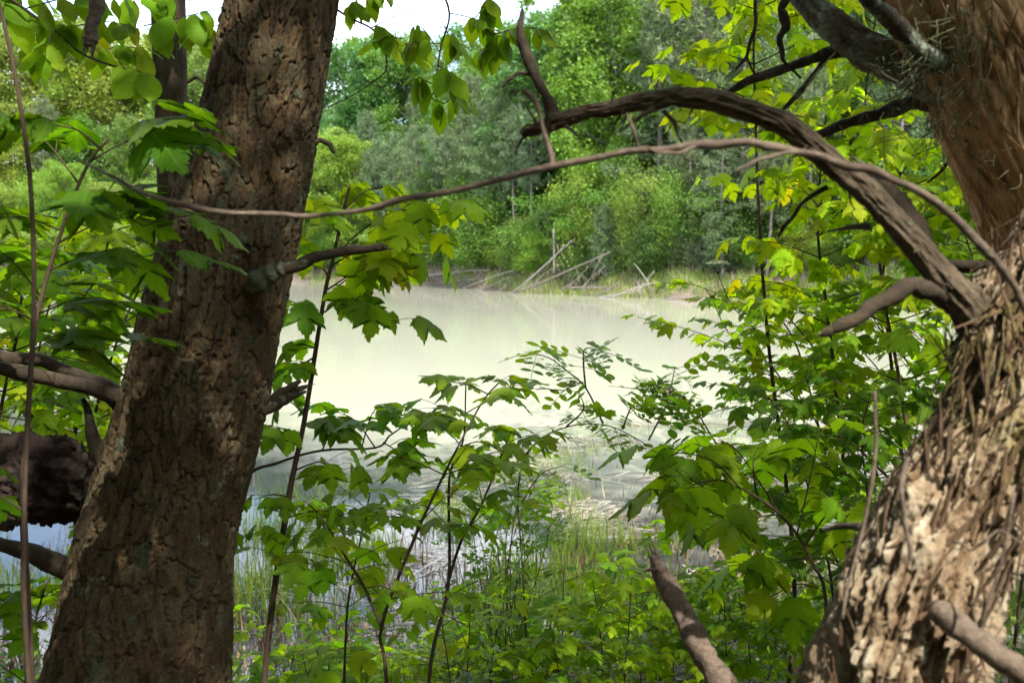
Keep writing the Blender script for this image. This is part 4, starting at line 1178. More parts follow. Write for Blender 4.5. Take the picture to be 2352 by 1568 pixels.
def blade_mesh(name, half, droop, seed, mat, pet=0.55, fold=.12, curl=.22, wide=1.0, asc=.2):
    rng = random.Random(seed)
    V, UV, F = [], [], []
    mids = [0.0, 0.2, 0.42, 0.65, 0.84, 1.0]
    ph = rng.random() * 6.28
    tw = rng.uniform(-.18, .18)
    b0 = Vector((0, pet * math.cos(asc), pet * math.sin(asc)))
    def pos(x, y):
        x *= wide
        z = -curl * max(0, y) ** 2 * .6 - fold * abs(x) - curl * 1.0 * x * x + .03 * math.sin(9 * y + ph + 5 * x) + tw * x * y
        # rotate the blade down by droop
        yy = y * math.cos(droop) + z * math.sin(droop)
        zz = -y * math.sin(droop) + z * math.cos(droop)
        return (b0.x + x, b0.y + yy, b0.z + zz)
    def add(x, y):
        V.append(pos(x, y)); UV.append((x, y)); return len(V) - 1
    mi = [add(0, y) for y in mids]
    for sgn in (1, -1):
        jit = [(x * (1 + rng.uniform(-.07, .07)), y + rng.uniform(-.015, .015) * (0 < k < len(half) - 1)) for k, (x, y) in enumerate(half)]
        idx = [mi[0]] + [add(sgn * x, y) for x, y in jit[1:-1]] + [mi[-1]]
        # inner target moves along the midrib with arc length
        n = len(half) - 1
        tgt = [0]
        for k in range(1, n + 1):
            yk = max(half[k][1], 0) * .92
            best = max([j for j in range(len(mids)) if mids[j] <= yk + .02] or [0])
            tgt.append(max(tgt[-1], min(best, len(mids) - 1)))
        tgt[-1] = len(mids) - 1
        for k in range(n):
            a, b = idx[k], idx[k + 1]
            m0, m1 = mi[tgt[k]], mi[tgt[k + 1]]
            tri = []
            if len({a, b, m0}) == 3: tri.append((a, b, m0))
            for q in range(tgt[k], tgt[k + 1]):
                if len({b, mi[q], mi[q + 1]}) == 3: tri.append((b, mi[q + 1], mi[q]))
            for t in tri:
                F.append(t if sgn > 0 else t[::-1])
    nb = len(F)
    # petiole: thin three-sided stalk
    r = .011
    ps = [Vector((0, 0, 0)), Vector((0, pet * .5 * math.cos(asc), pet * .5 * math.sin(asc) + pet * .06)), b0]
    base = len(V)
    for q in ps:
        for k in range(3):
            a = k * 2.094
            V.append((q.x + r * math.cos(a), q.y, q.z + r * math.sin(a))); UV.append((0.5, 2.0))
    for s in range(2):
        for k in range(3):
            k2 = (k + 1) % 3
            F.append((base + s * 3 + k, base + s * 3 + k2, base + s * 3 + 3 + k2, base + s * 3 + 3 + k))
    m = bpy.data.meshes.new(name)
    m.from_pydata(V, [], F)
    m.polygons.foreach_set('use_smooth', [True] * len(m.polygons))
    uvl = m.uv_layers.new(name='UVMap')
    for l in m.loops:
        uvl.data[l.index].uv = UV[l.vertex_index]
    m.materials.append(mat); m.materials.append(M['green_stem'])
    for p in m.polygons:
        if p.index >= nb: p.material_index = 1
    m.update()
    return m

oval_half = [(0, 0), (.10, .05), (.20, .15), (.27, .28), (.30, .42), (.285, .56), (.235, .70), (.15, .83), (.06, .93), (0, 1.06)]
LEAVES = {
    'maple': [[blade_mesh('leaf', HALF, dr, 10 * i + k, M['leaf'], pet=.5 + .15 * k, curl=.2 + .1 * k, wide=1.0 - .06 * k) for k in range(3)] for i, dr in enumerate((.12, .42, .78, 1.15))],
    'oval': [[blade_mesh('leaf', oval_half, dr, 50 + 10 * i + k, M['oval'], pet=.14, curl=.25 + .15 * k, fold=.18, wide=1.0 - .1 * k) for k in range(3)] for i, dr in enumerate((.15, .5, .9, 1.3))],
}

def rose_leaf(seed, droop):
    rng = random.Random(seed)
    V, UV, F, MI = [], [], [], []
    def leaflet(c, ang, s):
        prof = [(0, 0), (.22, .2), (.31, .45), (.24, .75), (0, 1.0)]
        b = len(V)
        ca, sa = math.cos(ang), math.sin(ang)
        tl = rng.uniform(-.2, .1)
        loop = prof + [(-x, y) for x, y in prof[-2:0:-1]]
        for x, y in loop + [(0, .5)]:
            X, Y = x * s, y * s
            V.append((c[0] + X * ca + Y * sa, c[1] - X * sa + Y * ca, c[2] - abs(x) * -.12 * s + tl * Y)); UV.append((x, y))
        n = len(loop)
        for k in range(n):
            F.append((b + k, b + (k + 1) % n, b + n))
    def bend(t): return (0, t * math.cos(droop * t), -t * math.sin(droop * t) * .8)
    for t in (.38, .62, .84):
        for sg in (1, -1):
            leaflet(bend(t), sg * 1.15, .26 + rng.uniform(-.03, .04))
    leaflet(bend(.98), rng.uniform(-.2, .2), .34)
    nb = len(F)
    base = len(V)
    pts = [bend(t) for t in (0, .5, 1)]
    for q in pts:
        for k in range(3):
            a = k * 2.094
            V.append((q[0] + .008 * math.cos(a), q[1], q[2] + .008 * math.sin(a))); UV.append((.5, 2))
    for s in range(2):
        for k in range(3):
            k2 = (k + 1) % 3
            F.append((base + s * 3 + k, base + s * 3 + k2, base + s * 3 + 3 + k2, base + s * 3 + 3 + k))
    m = bpy.data.meshes.new('leaf')
    m.from_pydata(V, [], F)
    uvl = m.uv_layers.new(name='UVMap')
    for l in m.loops: uvl.data[l.index].uv = UV[l.vertex_index]
    m.materials.append(M['oval']); m.materials.append(M['green_stem'])
    for p in m.polygons:
        if p.index >= nb: p.material_index = 1
    return m
LEAVES['rose'] = [[rose_leaf(80 + 5 * i + k, dr) for k in range(2)] for i, dr in enumerate((.1, .35, .6, .9))]

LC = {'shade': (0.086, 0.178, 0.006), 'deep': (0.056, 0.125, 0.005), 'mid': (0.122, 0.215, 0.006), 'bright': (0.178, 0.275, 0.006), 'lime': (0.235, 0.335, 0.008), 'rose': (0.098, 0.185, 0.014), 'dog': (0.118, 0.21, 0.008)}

class Plant:
    def __init__(s, name, label, cat, base, kind='maple', colour='shade', size=.1, droop=(1, 2, 3), seed=0, group=None, limit=300):
        s.root = thing(name, label, cat, base, group)
        s.base = Vector(base)
        s.kind, s.col, s.size, s.droop, s.n, s.limit = kind, LC[colour], size, droop, 0, limit
        s.rng = random.Random(seed); s.jt = 2.0 if kind == 'rose' else 1.2
    def stem(s, pts, r0, r1, part='stem', sides=7, per=5, mat='stem'):
        link(part, MB().tube(pts, r0, r1, sides, per, .1, s.rng.randint(0, 999)).mesh(part, M[mat]), s.root)
    def leaf(s, pos, az, size=None, tilt=0.0, roll=0.0, droop=None):
        if s.n >= s.limit: return
        s.n += 1
        k = s.rng
        var = LEAVES[s.kind][droop if droop is not None else k.choice(s.droop)]
        o = bpy.data.objects.new('leaf', k.choice(var))
        C.objects.link(o)
        o.parent = s.root
        z = (size or s.size) * k.uniform(.55, 1.2)
        m = Matrix.Rotation(az, 3, 'Z') @ Matrix.Rotation(tilt, 3, 'X') @ Matrix.Rotation(roll, 3, 'Y')
        o.rotation_euler = m.to_euler()
        o.location = Vector(pos) - s.base
        o.scale = (z, z, z)
        b = k.uniform(.7, 1.35); h = k.uniform(-.2, .2)
        if k.random() < .012: h, b = .6, .95
        o.color = (s.col[0] * b * (1 + h), s.col[1] * b, s.col[2] * b, 1)
    def spray(s, pts, r0=.003, r1=.0012, pairs=4, start=.25, part='branch', spread=1.15, size=None, term=True, mat='stem'):
        """a twig with opposite pairs of leaves and one at the end"""
        pts = [Vector(p) for p in pts]
        s.stem(pts, r0, r1, part, 5, 4, mat)
        a = crom([tuple(p) for p in pts], 8)
        k = s.rng
        for j in range(pairs):
            f = start + (1 - start) * (j + .5 * k.random()) / max(1, pairs)
            i = min(len(a) - 2, int(f * (len(a) - 1)))
            p = a[i]; d = a[i + 1] - a[i]
            az = math.atan2(-d[0], d[1])
            for sg in (1, -1):
                if k.random() < .08: continue
                s.leaf(p, az + sg * spread * k.uniform(.6, 1.2), size, k.uniform(-.25, .25) * s.jt, k.uniform(-.45, .45) * s.jt)
        if term:
            d = a[-1] - a[-2]
            az = math.atan2(-d[0], d[1])
            s.leaf(a[-1], az + k.uniform(-.3, .3), size, k.uniform(-.25, .25), k.uniform(-.3, .3))
    def auto(s, pts, r0, r1, shoots=6, length=.3, start=.3, pairs=3, rise=.45, taper=.5, mat='stem', az0=None, azr=None):
        """a stem with opposite side shoots, each a spray"""
        pts = [Vector(p) for p in pts]
        s.stem(pts, r0, r1, 'stem', 8, 6, mat)
        a = crom([tuple(p) for p in pts], 12)
        k = s.rng
        az = k.random() * 6.28
        for j in range(shoots):
            f = start + (1 - start) * (j + .3) / shoots
            i = min(len(a) - 2, int(f * (len(a) - 1)))
            p = Vector(a[i])
            az += 1.57 + k.uniform(-.4, .4)
            for sg in (0, 1):
                if k.random() < .1: continue
                t = az + sg * math.pi + k.uniform(-.3, .3)
                if azr is not None: t = az0 + k.uniform(-azr, azr)
                L = length * (1 - taper * f) * k.uniform(.6, 1.25)
                h = Vector((-math.sin(t), math.cos(t), 0))
                e = p + h * L + Vector((0, 0, rise * L * k.uniform(.4, 1.3)))
                m = p + h * L * .5 + Vector((0, 0, rise * L * .7))
                s.spray([p, m, e], max(.0016, r0 * .32), .0011, pairs, .35, 'branch', mat=mat)
        d = a[-1] - a[-3]
        p = Vector(a[-1])
        for q in range(4):
            s.leaf(p, az + q * 1.57 + k.uniform(-.4, .4), s.size * .8, k.uniform(-.2, .3), k.uniform(-.3, .3))

def vp(lst, d):
    return [P(q[0], q[1], q[2] if len(q) > 2 else d) for q in lst]

# -- tall sapling beside the pine
def grounded(px, d):
    x = (px - 1176) / FV * d
    return Vector((x, d, gz(x, d)))

k1 = Plant('maple_sapling', 'tall thin maple sapling rising right beside the thick pine trunk', 'sapling', grounded(560, 2.72), 'maple', 'mid', .098, (1, 2, 3, 3), 3)
k1.stem([grounded(570, 2.72)] + vp([(605, 1600), (655, 1190), (700, 960), (745, 680), (766, 590), (790, 480), (802, 430)], 2.72), .0095, .0035, 'stem', 8, 6)
for br, n in [
    ([(766, 590), (830, 530), (900, 490), (975, 478), (1050, 492)], 6), ([(762, 610), (850, 560), (925, 545), (1000, 530)], 5), ([(780, 540), (748, 490), (715, 455)], 3), ([(792, 480), (838, 440), (880, 432)], 4),
    ([(758, 640), (715, 575), (690, 540)], 3), ([(752, 665), (815, 625), (880, 600), (965, 600)], 5), ([(745, 690), (800, 640), (850, 640)], 3), ([(768, 580), (820, 600), (900, 620)], 4),
    ([(740, 720), (790, 690), (850, 700), (905, 738)], 4), ([(736, 740), (695, 705), (665, 690)], 3), ([(726, 800), (690, 790), (655, 800)], 3), ([(722, 820), (690, 840), (650, 872)], 3), ([(702, 955), (660, 915), (625, 905)], 3), ([(690, 1010), (655, 985), (615, 985)], 2),
    ([(676, 1080), (735, 1060), (790, 1078)], 3), ([(665, 1140), (625, 1135), (590, 1145)], 2), ([(655, 1190), (725, 1172), (795, 1180)], 3), ([(650, 1230), (610, 1215), (575, 1230)], 2), ([(640, 1300), (690, 1290), (735, 1300)], 2)]:
    j = k1.rng.uniform(-.16, .16)
    pts = [P(q[0], q[1], 2.72 + j * i / (len(br) - 1)) for i, q in enumerate(br)]
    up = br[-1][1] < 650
    k1.col = LC['bright'] if up else LC['shade']  # sunlit top and shaded lower sprays, put into the leaf colour
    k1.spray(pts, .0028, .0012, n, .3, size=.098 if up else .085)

k2 = Plant('maple_sapling', 'thin maple shoot reaching out from behind the pine over the water', 'sapling', grounded(470, 2.9), 'maple', 'shade', .098, (0, 1, 1), 5)
k2.stem([grounded(470, 2.9)] + vp([(500, 1300), (560, 1105), (640, 1062), (740, 1034), (862, 1028), (895, 1000)], 2.9), .006, .0025)
for br, n in [([(862, 1028), (815, 965), (755, 938)], 4), ([(895, 1000), (950, 965), (1010, 955)], 4), ([(880, 1015), (905, 1030), (950, 1050)], 3), ([(830, 1030), (850, 960), (870, 930)], 3), ([(740, 1034), (760, 990), (775, 975)], 2)]:
    k2.spray(vp(br, 2.9), .0024, .0012, n, .35)

k3 = Plant('maple_sapling', 'forked maple sapling in the centre front with flat dark leaves', 'sapling', grounded(890, 2.75), 'maple', 'mid', .076, (0, 0, 0, 1, 1), 7)
k3.auto([grounded(890, 2.75)] + vp([(888, 1568), (876, 1440), (950, 1240), (1000, 1130), (1060, 1010), (1110, 920), (1152, 872)], 2.75), .0065, .0018, 5, .26, .30, 2, .25)
k3.auto(vp([(876, 1440), (838, 1350), (795, 1280), (740, 1190), (700, 1150)], 2.75), .005, .002, 4, .24, .2, 2, .25)
k4 = Plant('maple_sapling', 'straight maple sapling just right of the forked one in centre', 'sapling', grounded(980, 2.95), 'maple', 'mid', .076, (0, 0, 1, 1), 9)
k4.auto([grounded(980, 2.95)] + vp([(985, 1568), (1030, 1340), (1032, 1100), (1064, 1010), (1070, 885)], 2.95), .0065, .0018, 5, .25, .34, 2, .25)
k4.auto(vp([(1025, 1350), (1060, 1240), (1105, 1160), (1150, 1050), (1175, 990)], 2.95), .005, .002, 4, .22, .3, 2, .3)
k5 = Plant('maple_sapling', 'small maple with pale lower leaves between the centre saplings', 'sapling', grounded(760, 3.3), 'maple', 'mid', .085, (0, 1, 1), 12)
k5.auto([grounded(760, 3.3)] + vp([(790, 1568), (800, 1380), (830, 1230), (850, 1130)], 3.3), .006, .002, 5, .28, .3, 2, .3)

# -- rose arching over the water
rs = Plant('wild_rose', 'wild rose arching over the bright water with small paired leaflets', 'rose bush', grounded(1240, 4.0), 'rose', 'rose', .165, (0, 1, 2), 4)
for br, n in [
    ([(1210, 1500), (1200, 1300), (1190, 1120), (1225, 1022), (1310, 978), (1400, 978), (1480, 1018), (1545, 1060)], 9),
    ([(1385, 972), (1345, 890), (1300, 850), (1262, 822), (1215, 808)], 7), ([(1345, 890), (1340, 830), (1345, 800), (1380, 805)], 4), ([(1430, 985), (1450, 935), (1480, 910)], 3), ([(1490, 1010), (1530, 930), (1545, 870), (1550, 845)], 6), ([(1300, 980), (1340, 940), (1330, 900)], 3),
    ([(1700, 1100), (1640, 1010), (1590, 930), (1555, 905), (1500, 900)], 7), ([(1560, 905), (1520, 890), (1490, 880)], 3), ([(1225, 1022), (1190, 1060), (1150, 1080)], 3), ([(1195, 1160), (1240, 1090), (1290, 1070)], 3)]:
    rs.spray(vp(br, 4.0), .0042, .0016, n + 2, .25, 'cane', 1.3, mat='green_stem')
rs2 = Plant('wild_rose', 'dense low wild rose bush below the arching cane', 'rose bush', grounded(1180, 4.6), 'rose', 'rose', .10, (0, 1, 2, 3), 6)
rr = random.Random(8)
for k in range(20):
    b = grounded(1180 + rr.uniform(-60, 60), 4.6 + rr.uniform(-.3, .3))
    tx = 1180 + rr.gauss(0, 100); ty = 1030 + abs(rr.gauss(0, 130))
    e = P(tx, ty, 4.6 + rr.uniform(-.5, .5))
    m = b.lerp(e, .55) + Vector((rr.uniform(-.1, .1), 0, .12))
    rs2.spray([b, m, e], .003, .0012, 8, .25, 'cane', 1.3, mat='green_stem')

# -- left-hand maples
l1 = Plant('maple_sapling', 'near maple with broad dark leaves spread at the left edge', 'sapling', grounded(60, 1.75), 'maple', 'deep', .108, (0, 0, 0, 1), 21)
l1.stem([grounded(60, 1.75)] + vp([(60, 1300), (62, 1000), (84, 735), (150, 505), (205, 372), (250, 320)], 1.75), .006, .002)
for br, n in [([(205, 372), (280, 330), (350, 312), (410, 318)], 5), ([(180, 420), (110, 330), (40, 270)], 3), ([(230, 340), (180, 300), (110, 285)], 2), ([(150, 505), (210, 450), (270, 440)], 3), ([(140, 530), (60, 500), (-20, 500)], 3), ([(130, 560), (210, 520), (290, 500), (330, 520)], 2), ([(115, 620), (190, 590), (280, 570), (330, 590)], 2),
              ([(100, 690), (30, 600), (-30, 560)], 3), ([(90, 720), (170, 690), (240, 700)], 3), ([(85, 740), (20, 710), (-40, 720)], 2), ([(80, 800), (150, 770), (220, 790)], 3)]:
    l1.spray(vp(br, 1.75 + l1.rng.uniform(-.1, .15)), .002, .001, n, .35)
l2 = Plant('bare_sapling', 'bare thin upright stem near the left edge', 'sapling', grounded(70, 1.5), 'maple', 'deep', .09, (1, 2), 22)
l2.stem([grounded(70, 1.5)] + vp([(66, 1568), (55, 1250), (62, 1000), (78, 700), (68, 400), (30, 150), (0, 20), (-30, -100)], 1.5), .0046, .0026)
l2.spray(vp([(62, 1180), (20, 1150), (-30, 1120)], 1.5), .002, .001, 2, .6)
l3 = Plant('maple_sapling', 'sunlit yellow-green maple behind the left-hand dark leaves', 'sapling', grounded(160, 4.2), 'maple', 'bright', .10, (1, 2, 3), 23)
l3.auto([grounded(160, 4.2)] + vp([(170, 1100), (190, 900), (230, 650), (260, 480)], 4.2), .012, .003, 15, .70, .30, 5, .2)
l4 = Plant('maple_sapling', 'mid-green maple low on the left above the broken log', 'sapling', grounded(250, 3.4), 'maple', 'mid', .09, (0, 1, 2), 24)
l4.auto([grounded(270, 3.4)] + vp([(230, 1200), (210, 1000), (270, 780), (330, 640)], 3.4), .008, .003, 11, .52, .25, 4, .2)
l5 = Plant('maple_sapling', 'leafy maple at the far left edge above the thick branches', 'sapling', grounded(-60, 3.0), 'maple', 'shade', .09, (0, 1, 2), 25)
l5.auto([grounded(-40, 3.0)] + vp([(-30, 1200), (0, 950), (40, 760), (60, 560)], 3.0), .008, .003, 11, .5, .3, 4, .2)
l8 = Plant('maple_sapling', 'yellow-green sapling low behind the left stems near the water', 'sapling', grounded(40, 3.8), 'maple', 'bright', .09, (1, 2, 3), 28)
l8.auto([grounded(40, 3.8)] + vp([(50, 1200), (70, 1000), (90, 800), (130, 640)], 3.8), .009, .003, 12, .6, .3, 4, .2)
l6 = Plant('maple_seedling', 'low green seedling at the bottom left corner beside the pine base', 'sapling', grounded(60, 2.6), 'maple', 'shade', .085, (0, 1), 26)
l6.auto([grounded(40, 2.6)] + vp([(60, 1568), (80, 1430), (110, 1330)], 2.6), .005, .002, 4, .25, .3, 2, .25)
l7 = Plant('maple_seedling', 'sunlit seedling by the water seen under the broken log', 'sapling', grounded(190, 4.6), 'maple', 'mid', .075, (0, 1), 27)
l7.auto([grounded(190, 4.6)] + vp([(190, 1500), (200, 1380), (210, 1250)], 4.6), .005, .002, 5, .34, .2, 3, .25)

# -- dogwoods at the top
d1 = Plant('dogwood_branch', 'dogwood branch with oval leaves against the sky at top left', 'dogwood', P(-200, -150, 2.8), 'oval', 'dog', .10, (1, 2, 3, 3), 31, group='dogwood branches hanging into view')
d1.stem(vp([(-200, -150), (-60, -60), (110, 60), (200, 130), (330, 170)], 2.8), .006, .002)
for br, n in [([(-60, -60), (20, 20), (90, 50), (150, 50)], 6), ([(110, 60), (170, 60), (250, 50), (330, 70)], 6), ([(200, 130), (260, 110), (330, 110)], 5), ([(120, 70), (110, 120), (140, 150)], 4), ([(0, -10), (60, 90), (90, 130)], 5), ([(60, 20), (180, -10), (280, 0)], 6), ([(250, 150), (320, 165), (350, 180)], 4), ([(-100, -80), (0, -30), (80, -20)], 5), ([(280, 0), (340, -10), (400, -20)], 4), ([(330, 60), (420, 40), (500, 20)], 5), ([(410, 60), (450, 80), (490, 60)], 4)]:
    d1.spray(vp(br, 2.8 + d1.rng.uniform(-.12, .2)), .0022, .001, n, .15)
d2 = Plant('dogwood_branch', 'dogwood twigs with oval leaves hanging in the sky right of the pine', 'dogwood', P(980, -220, 2.55), 'oval', 'dog', .072, (1, 2, 3, 3), 33, group='dogwood branches hanging into view')
d2.stem(vp([(960, -220), (1000, -60), (1032, 30), (1012, 110), (1000, 200), (992, 225), (1020, 238)], 2.55), .0035, .0012)
for br, n in [([(1012, 100), (960, 100), (925, 105)], 2), ([(1030, 30), (1090, 45), (1130, 80), (1165, 85)], 4), ([(1005, 150), (1030, 165), (1040, 190)], 2), ([(1000, 195), (975, 185), (960, 175)], 2), ([(1020, 238), (1045, 222), (1065, 220)], 2), ([(998, 215), (1005, 235), (1010, 248)], 1), ([(1090, 45), (1110, 15), (1120, -10)], 3), ([(1130, 80), (1200, 65), (1250, 70)], 4), ([(1020, 60), (1035, 90), (1050, 110)], 2), ([(1165, 85), (1140, 110), (1110, 105)], 3), ([(1010, 120), (975, 70), (960, 60)], 2)]:
    d2.spray(vp(br, 2.55 + d2.rng.uniform(-.06, .06)), .0016, .0009, n + 1, .25)
d3 = Plant('dogwood_branch', 'thin tangled dogwood twig beside the top of the pine trunk', 'dogwood', P(700, -60, 2.6), 'oval', 'dog', .072, (1, 2, 3), 35, group='dogwood branches hanging into view')
d3.stem(vp([(700, -60), (760, 10), (805, 42), (852, 65), (875, 95), (888, 140), (884, 165), (855, 190), (800, 225), (752, 246)], 2.6), .0035, .0012)
d3.stem(vp([(884, 150), (893, 180), (880, 200), (858, 196)], 2.6), .0015, .001, 'twig')
d3.stem(vp([(855, 190), (840, 185), (832, 172)], 2.6), .0012, .0008, 'twig')
d3.stem(vp([(884, 160), (866, 145), (862, 125)], 2.6), .0012, .0008, 'twig')
d3.stem(vp([(800, 225), (780, 210), (765, 208)], 2.6), .0012, .0008, 'twig')
d3.stem(vp([(852, 65), (900, 40), (960, 15), (1000, -20)], 2.6), .0015, .001, 'twig')
d3.stem(vp([(905, 40), (910, 90), (925, 130), (950, 120)], 2.6), .0012, .0008, 'twig')
for br, n in [([(790, 30), (800, 20), (810, 0)], 2), ([(852, 65), (870, 60), (880, 70)], 1), ([(925, 90), (900, 85), (885, 90)], 2), ([(930, 100), (950, 105), (965, 110)], 2), ([(810, 0), (850, -20), (890, -25)], 3)]:
    d3.spray(vp(br, 2.6), .0014, .0008, n + 1, .3)

# -- right-hand maples
r1 = Plant('maple_sapling', 'near maple right of centre with large drooping leaves over the marsh', 'sapling', grounded(1880, 2.6), 'maple', 'mid', .108, (1, 2, 3), 41)
r1.stem([grounded(1900, 2.6)] + vp([(1900, 1450), (1860, 1280), (1790, 1180), (1700, 1120), (1620, 1090)], 2.5), .006, .002)
for br, n in [([(1700, 1120), (1640, 1060), (1570, 1040), (1530, 1050)], 3), ([(1650, 1100), (1600, 1110), (1550, 1130)], 3), ([(1620, 1090), (1590, 1120), (1570, 1160)], 2), ([(1790, 1180), (1740, 1100), (1690, 1030), (1650, 1010)], 3), ([(1790, 1180), (1720, 1190), (1650, 1200)], 3), ([(1830, 1230), (1860, 1100), (1880, 1000)], 3), ([(1860, 1280), (1790, 1290), (1720, 1300)], 3), ([(1880, 1350), (1830, 1340), (1770, 1370)], 3), ([(1850, 1250), (1900, 1180), (1960, 1130)], 3), ([(1740, 1150), (1730, 1060), (1750, 1010)], 2)]:
    r1.spray(vp(br, 2.5 + r1.rng.uniform(-.2, .2)), .0024, .0012, n, .35)

RIGHT = [
    ('leafy maple whose branch tips reach left over the pond', 4.5, 'bright', .075, [(2150, 1250), (1980, 1040), (1850, 930), (1740, 820), (1640, 790)], 9, .55, 4),
    ('dense maple filling the right side below the arching limb', 4.3, 'mid', .075, [(2080, 1350), (2000, 1050), (1930, 900), (1860, 780), (1790, 700)], 9, .6, 4),
    ('leafy maple close behind the shaggy trunk at mid height', 4.8, 'mid', .075, [(2200, 1300), (2150, 1000), (2080, 850), (2020, 740), (1990, 660)], 10, .6, 4),
    ('maple with bright leaf tips over the far bank', 5.2, 'bright', .08, [(1950, 1300), (1880, 950), (1800, 760), (1720, 690), (1660, 680)], 8, .45, 4),
    ('maple thicket sapling right of the sunlit marsh grass', 3.9, 'shade', .075, [(1930, 1568), (1900, 1300), (1860, 1120), (1800, 980), (1770, 900)], 9, .5, 4),
    ('dark leafy sapling wedged against the shaggy trunk', 3.6, 'deep', .08, [(2040, 1568), (2010, 1300), (1980, 1120), (1980, 1000), (2000, 900)], 9, .45, 4),
    ('small-leaved maple filling the gap above the marsh at right', 5.0, 'mid', .07, [(2060, 1400), (1960, 1120), (1900, 1000), (1830, 900), (1750, 840)], 9, .6, 4),
    ('bright small maple under the arching limb over the pond edge', 5.4, 'bright', .075, [(2150, 1300), (2080, 1000), (2010, 860), (1940, 760), (1880, 690)], 9, .65, 4),
    ('green maple low behind the shaggy trunk near the stub', 4.2, 'mid', .075, [(2000, 1568), (1960, 1400), (1900, 1260), (1840, 1180), (1790, 1130)], 8, .5, 4),
    ('maple leaves showing under the second limb at far right', 4.0, 'shade', .08, [(2350, 1200), (2330, 900), (2280, 700), (2220, 560), (2200, 480)], 8, .5, 4),
]
for i, (lab, d, col, sz, st, sh, ln, pr) in enumerate(RIGHT):
    p = Plant('maple_sapling', lab, 'sapling', grounded(st[0][0], d), 'maple', col, sz, (0, 1, 1, 2), 60 + i, group='maples massed behind the right-hand trunk')
    p.auto([grounded(st[0][0], d)] + vp([(q[0] + p.rng.uniform(-16, 16), q[1]) for q in st], d), .0075, .0022, sh + 3, ln, .22, pr + 1, .25, .35)
UPPER = [
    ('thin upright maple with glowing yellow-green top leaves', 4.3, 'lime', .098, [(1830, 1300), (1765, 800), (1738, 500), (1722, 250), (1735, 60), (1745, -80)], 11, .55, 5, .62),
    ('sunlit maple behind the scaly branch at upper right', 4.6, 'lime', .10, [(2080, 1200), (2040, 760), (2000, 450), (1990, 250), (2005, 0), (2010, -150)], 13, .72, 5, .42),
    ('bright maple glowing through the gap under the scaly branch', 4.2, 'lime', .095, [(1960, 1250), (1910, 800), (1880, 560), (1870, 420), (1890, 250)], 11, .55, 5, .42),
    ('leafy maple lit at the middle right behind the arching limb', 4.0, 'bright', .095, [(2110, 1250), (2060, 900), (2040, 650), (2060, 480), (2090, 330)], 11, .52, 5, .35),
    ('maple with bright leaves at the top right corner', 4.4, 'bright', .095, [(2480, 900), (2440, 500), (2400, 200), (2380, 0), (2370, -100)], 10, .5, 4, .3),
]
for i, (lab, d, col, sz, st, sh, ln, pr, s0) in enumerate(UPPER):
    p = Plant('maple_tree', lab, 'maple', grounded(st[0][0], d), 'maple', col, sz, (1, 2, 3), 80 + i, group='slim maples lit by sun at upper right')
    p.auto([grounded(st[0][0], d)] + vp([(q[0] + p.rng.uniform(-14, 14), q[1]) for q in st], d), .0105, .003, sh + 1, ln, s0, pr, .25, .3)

# white flower heads
for px, py, d, lab in [(1650, 605, 4.4, 'white flat flower head against the far bank at right'), (1637, 662, 4.4, 'smaller white flower head just above the pond edge'), (1862, 714, 4.4, 'white flower head inside the right-hand leaves')]:
    c = P(px, py, d)
    fl = thing('flower_head', lab, 'flower', c, 'white flower heads at right')
    rng = np.random.RandomState(px)
    n = 130
    a = rng.rand(n) * 6.28; q = np.sqrt(rng.rand(n)) * .05
    cc = np.stack([c.x + q * np.cos(a), c.y + q * np.sin(a), c.z + .012 * (1 - (q / .05) ** 2) + rng.randn(n) * .002], -1)
    v, f = leaf_quads(rng, cc, .0045, up=1.5, narrow=.9)
    link('florets', np_mesh('florets', v, f, M['umbel']), fl)
    mb = MB()
    for k in range(9):
        t = k * .7
        mb.tube([c + Vector((0, 0, -.05)), c + Vector((.02 * math.cos(t), .02 * math.sin(t), -.02)), c + Vector((.04 * math.cos(t), .04 * math.sin(t), 0))], .0012, .0008, 4, 2)
    mb.tube([c + Vector((.25, .1, -.35)), c + Vector((.08, .03, -.2)), c + Vector((0, 0, -.05))], .003, .002, 5, 3)
    link('stalk', mb.mesh('stalk', M['green_stem']), fl)

# -- undergrowth along the bottom
rr = random.Random(77)
UND = []
for i in range(38):
    px = 590 + i * 37 + rr.uniform(-25, 25)
    d = rr.choice([3.6, 4.2, 4.8, 5.4, 6.0]) + rr.uniform(-.2, .2)
    ty = rr.uniform(1420, 1530) if px < 1000 else rr.uniform(1290, 1470) if px < 1500 else rr.uniform(1240, 1420)
    UND.append((px, d, ty))
UND.sort()
for i, (px, d, ty) in enumerate(UND):
    b = grounded(px, d)
    e = P(px + rr.uniform(-40, 40), ty, d)
    if e.z < b.z + .18: e.z = b.z + rr.uniform(.2, .4)
    o = 'leftmost' if i == 0 else 'rightmost' if i == len(UND) - 1 else '%s from left' % ((ORD + ['twenty-' + q for q in ORD[:9]] + ['thirtieth'] + ['thirty-' + q for q in ORD[:9]])[i])
    p = Plant('maple_seedling', 'leafy green seedling in the bottom undergrowth, %s in the row' % o, 'seedling', b, 'maple' if rr.random() < .75 else 'oval', rr.choice(['shade', 'mid', 'mid', 'bright']), rr.uniform(.05, .078), (0, 0, 1, 2), 100 + i, group='seedlings along the bottom of the view')
    m = b.lerp(e, .5) + Vector((rr.uniform(-.05, .05), rr.uniform(-.05, .05), 0))
    p.auto([b, m, e], .004, .0016, rr.choice([6, 7, 8]), rr.uniform(.24, .38), .2, 3, .3, .3)

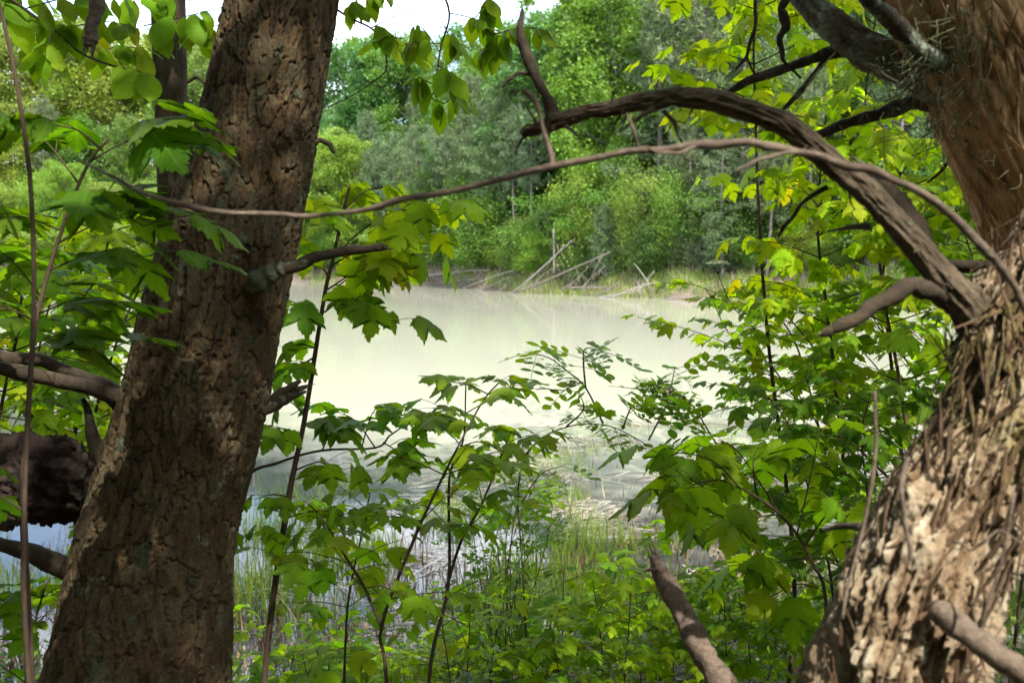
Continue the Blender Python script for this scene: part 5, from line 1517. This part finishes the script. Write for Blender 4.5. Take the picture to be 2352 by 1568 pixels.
# -- unseen maple added beside the viewpoint so its leaves break the sun on the shaggy trunk
sh = Plant('maple_sapling', 'unseen maple added right of the viewpoint to dapple the shaggy trunk', 'sapling', Vector((1.75, -.25, gz(1.75, -.25))), 'maple', 'mid', .12, (0, 1, 1), 200)
sh.auto([Vector((1.75, -.25, gz(1.75, -.25))), Vector((1.7, -.2, 2.0)), Vector((1.6, -.1, 3.0)), Vector((1.5, -.1, 4.2))], .014, .004, 8, .62, .45, 4, .2, .2)

# ------------------------------------------------------------------ trees over and behind the camera: they shade the near bank
def shade_tree(x, y, H, W, kind, lab, seed, pick=None):
    protos, H0 = (BROAD, 15.0) if kind == 'broad' else (POROUS, 15.0)
    tm, cm = protos[pick if pick is not None else seed % len(protos)]
    t = thing('bank_tree', lab, 'tree', (x, y, gz(x, y) - .1), 'trees on the near bank around the viewpoint')
    s = H / H0
    t.scale = (W, W, s); t.rotation_euler = (0, 0, seed * 1.3)
    link('trunk', tm, t, False)
    b = link('crown', cm, t, False)
    b.color = (*(COL['mid'] if kind == 'broad' else COL['pine']), 1)
shade_tree(-1.7, -2.2, 16, 0.85, 'porous', 'open-crowned tree on the bank right behind the viewpoint', 1, 0)
shade_tree(-4.6, 4.0, 15, 1.0, 'porous', 'open-crowned tree on the bank left of the pine', 2, 0)
shade_tree(6.3, 5.2, 14, 0.85, 'porous', 'open-crowned tree on the bank right of the maples', 3, 1)
shade_tree(-4.5, -3.5, 16, 1.0, 'porous', 'open-crowned tree on the bank behind and left of the viewpoint', 4, 0)
for i, (x, y, H, k) in enumerate([(-12, 5, 14, 2), (-12, -4, 15, 2), (-8, -11, 14, 2), (-1.5, -13, 13, 2), (4.5, -14, 12, 2), (12.5, -8, 12, 2), (13, 0.5, 12, 2), (14, 8, 13, 2)]):
    shade_tree(x, y, H, 1.05, 'broad', 'forest tree on the near bank, %s going round from the left' % ORD[i], k)
for i, (x, y, H) in enumerate([(-5.5, .5, 4.5), (-4, -3, 4), (-1.2, -4, 4), (1.6, -4.6, 3.6), (4.5, -4, 3.2), (5.0, -.5, 3.4), (5.5, 3, 4.0)]):
    t = thing('bank_shrub', 'understorey shrub on the near bank, %s going round from the left' % ORD[i], 'shrub', (x, y, gz(x, y) - .1), 'shrubs on the near bank around the viewpoint')
    t.scale = (1.1, 1.1, H / 4.0)
    tm, cm = SHRUB[i % 2]
    link('trunk', tm, t, False); b = link('crown', cm, t, False); b.color = (*COL['mid'], 1)
# crown of the leaning pine, high above the frame
tm, cm = PINES[1]
o = link('crown', cm, pine, False)
top = Vector(up_pts[-1])
o.location = Vector((top.x, top.y, top.z - 15.0 * .75 + .2)) - pine.location    # its crown sits well above the view
o.scale = (1.45, 1.45, .75)
o.color = (*COL['pine'], 1)


tm, cm = POROUS[0]
o = link('crown', cm, slim, False)
o.location = Vector((sc_[-1][0], sc_[-1][1] + .4, 1.5)) - slim.location
o.scale = (.8, .8, .8)
o.color = (*COL['mid'], 1)
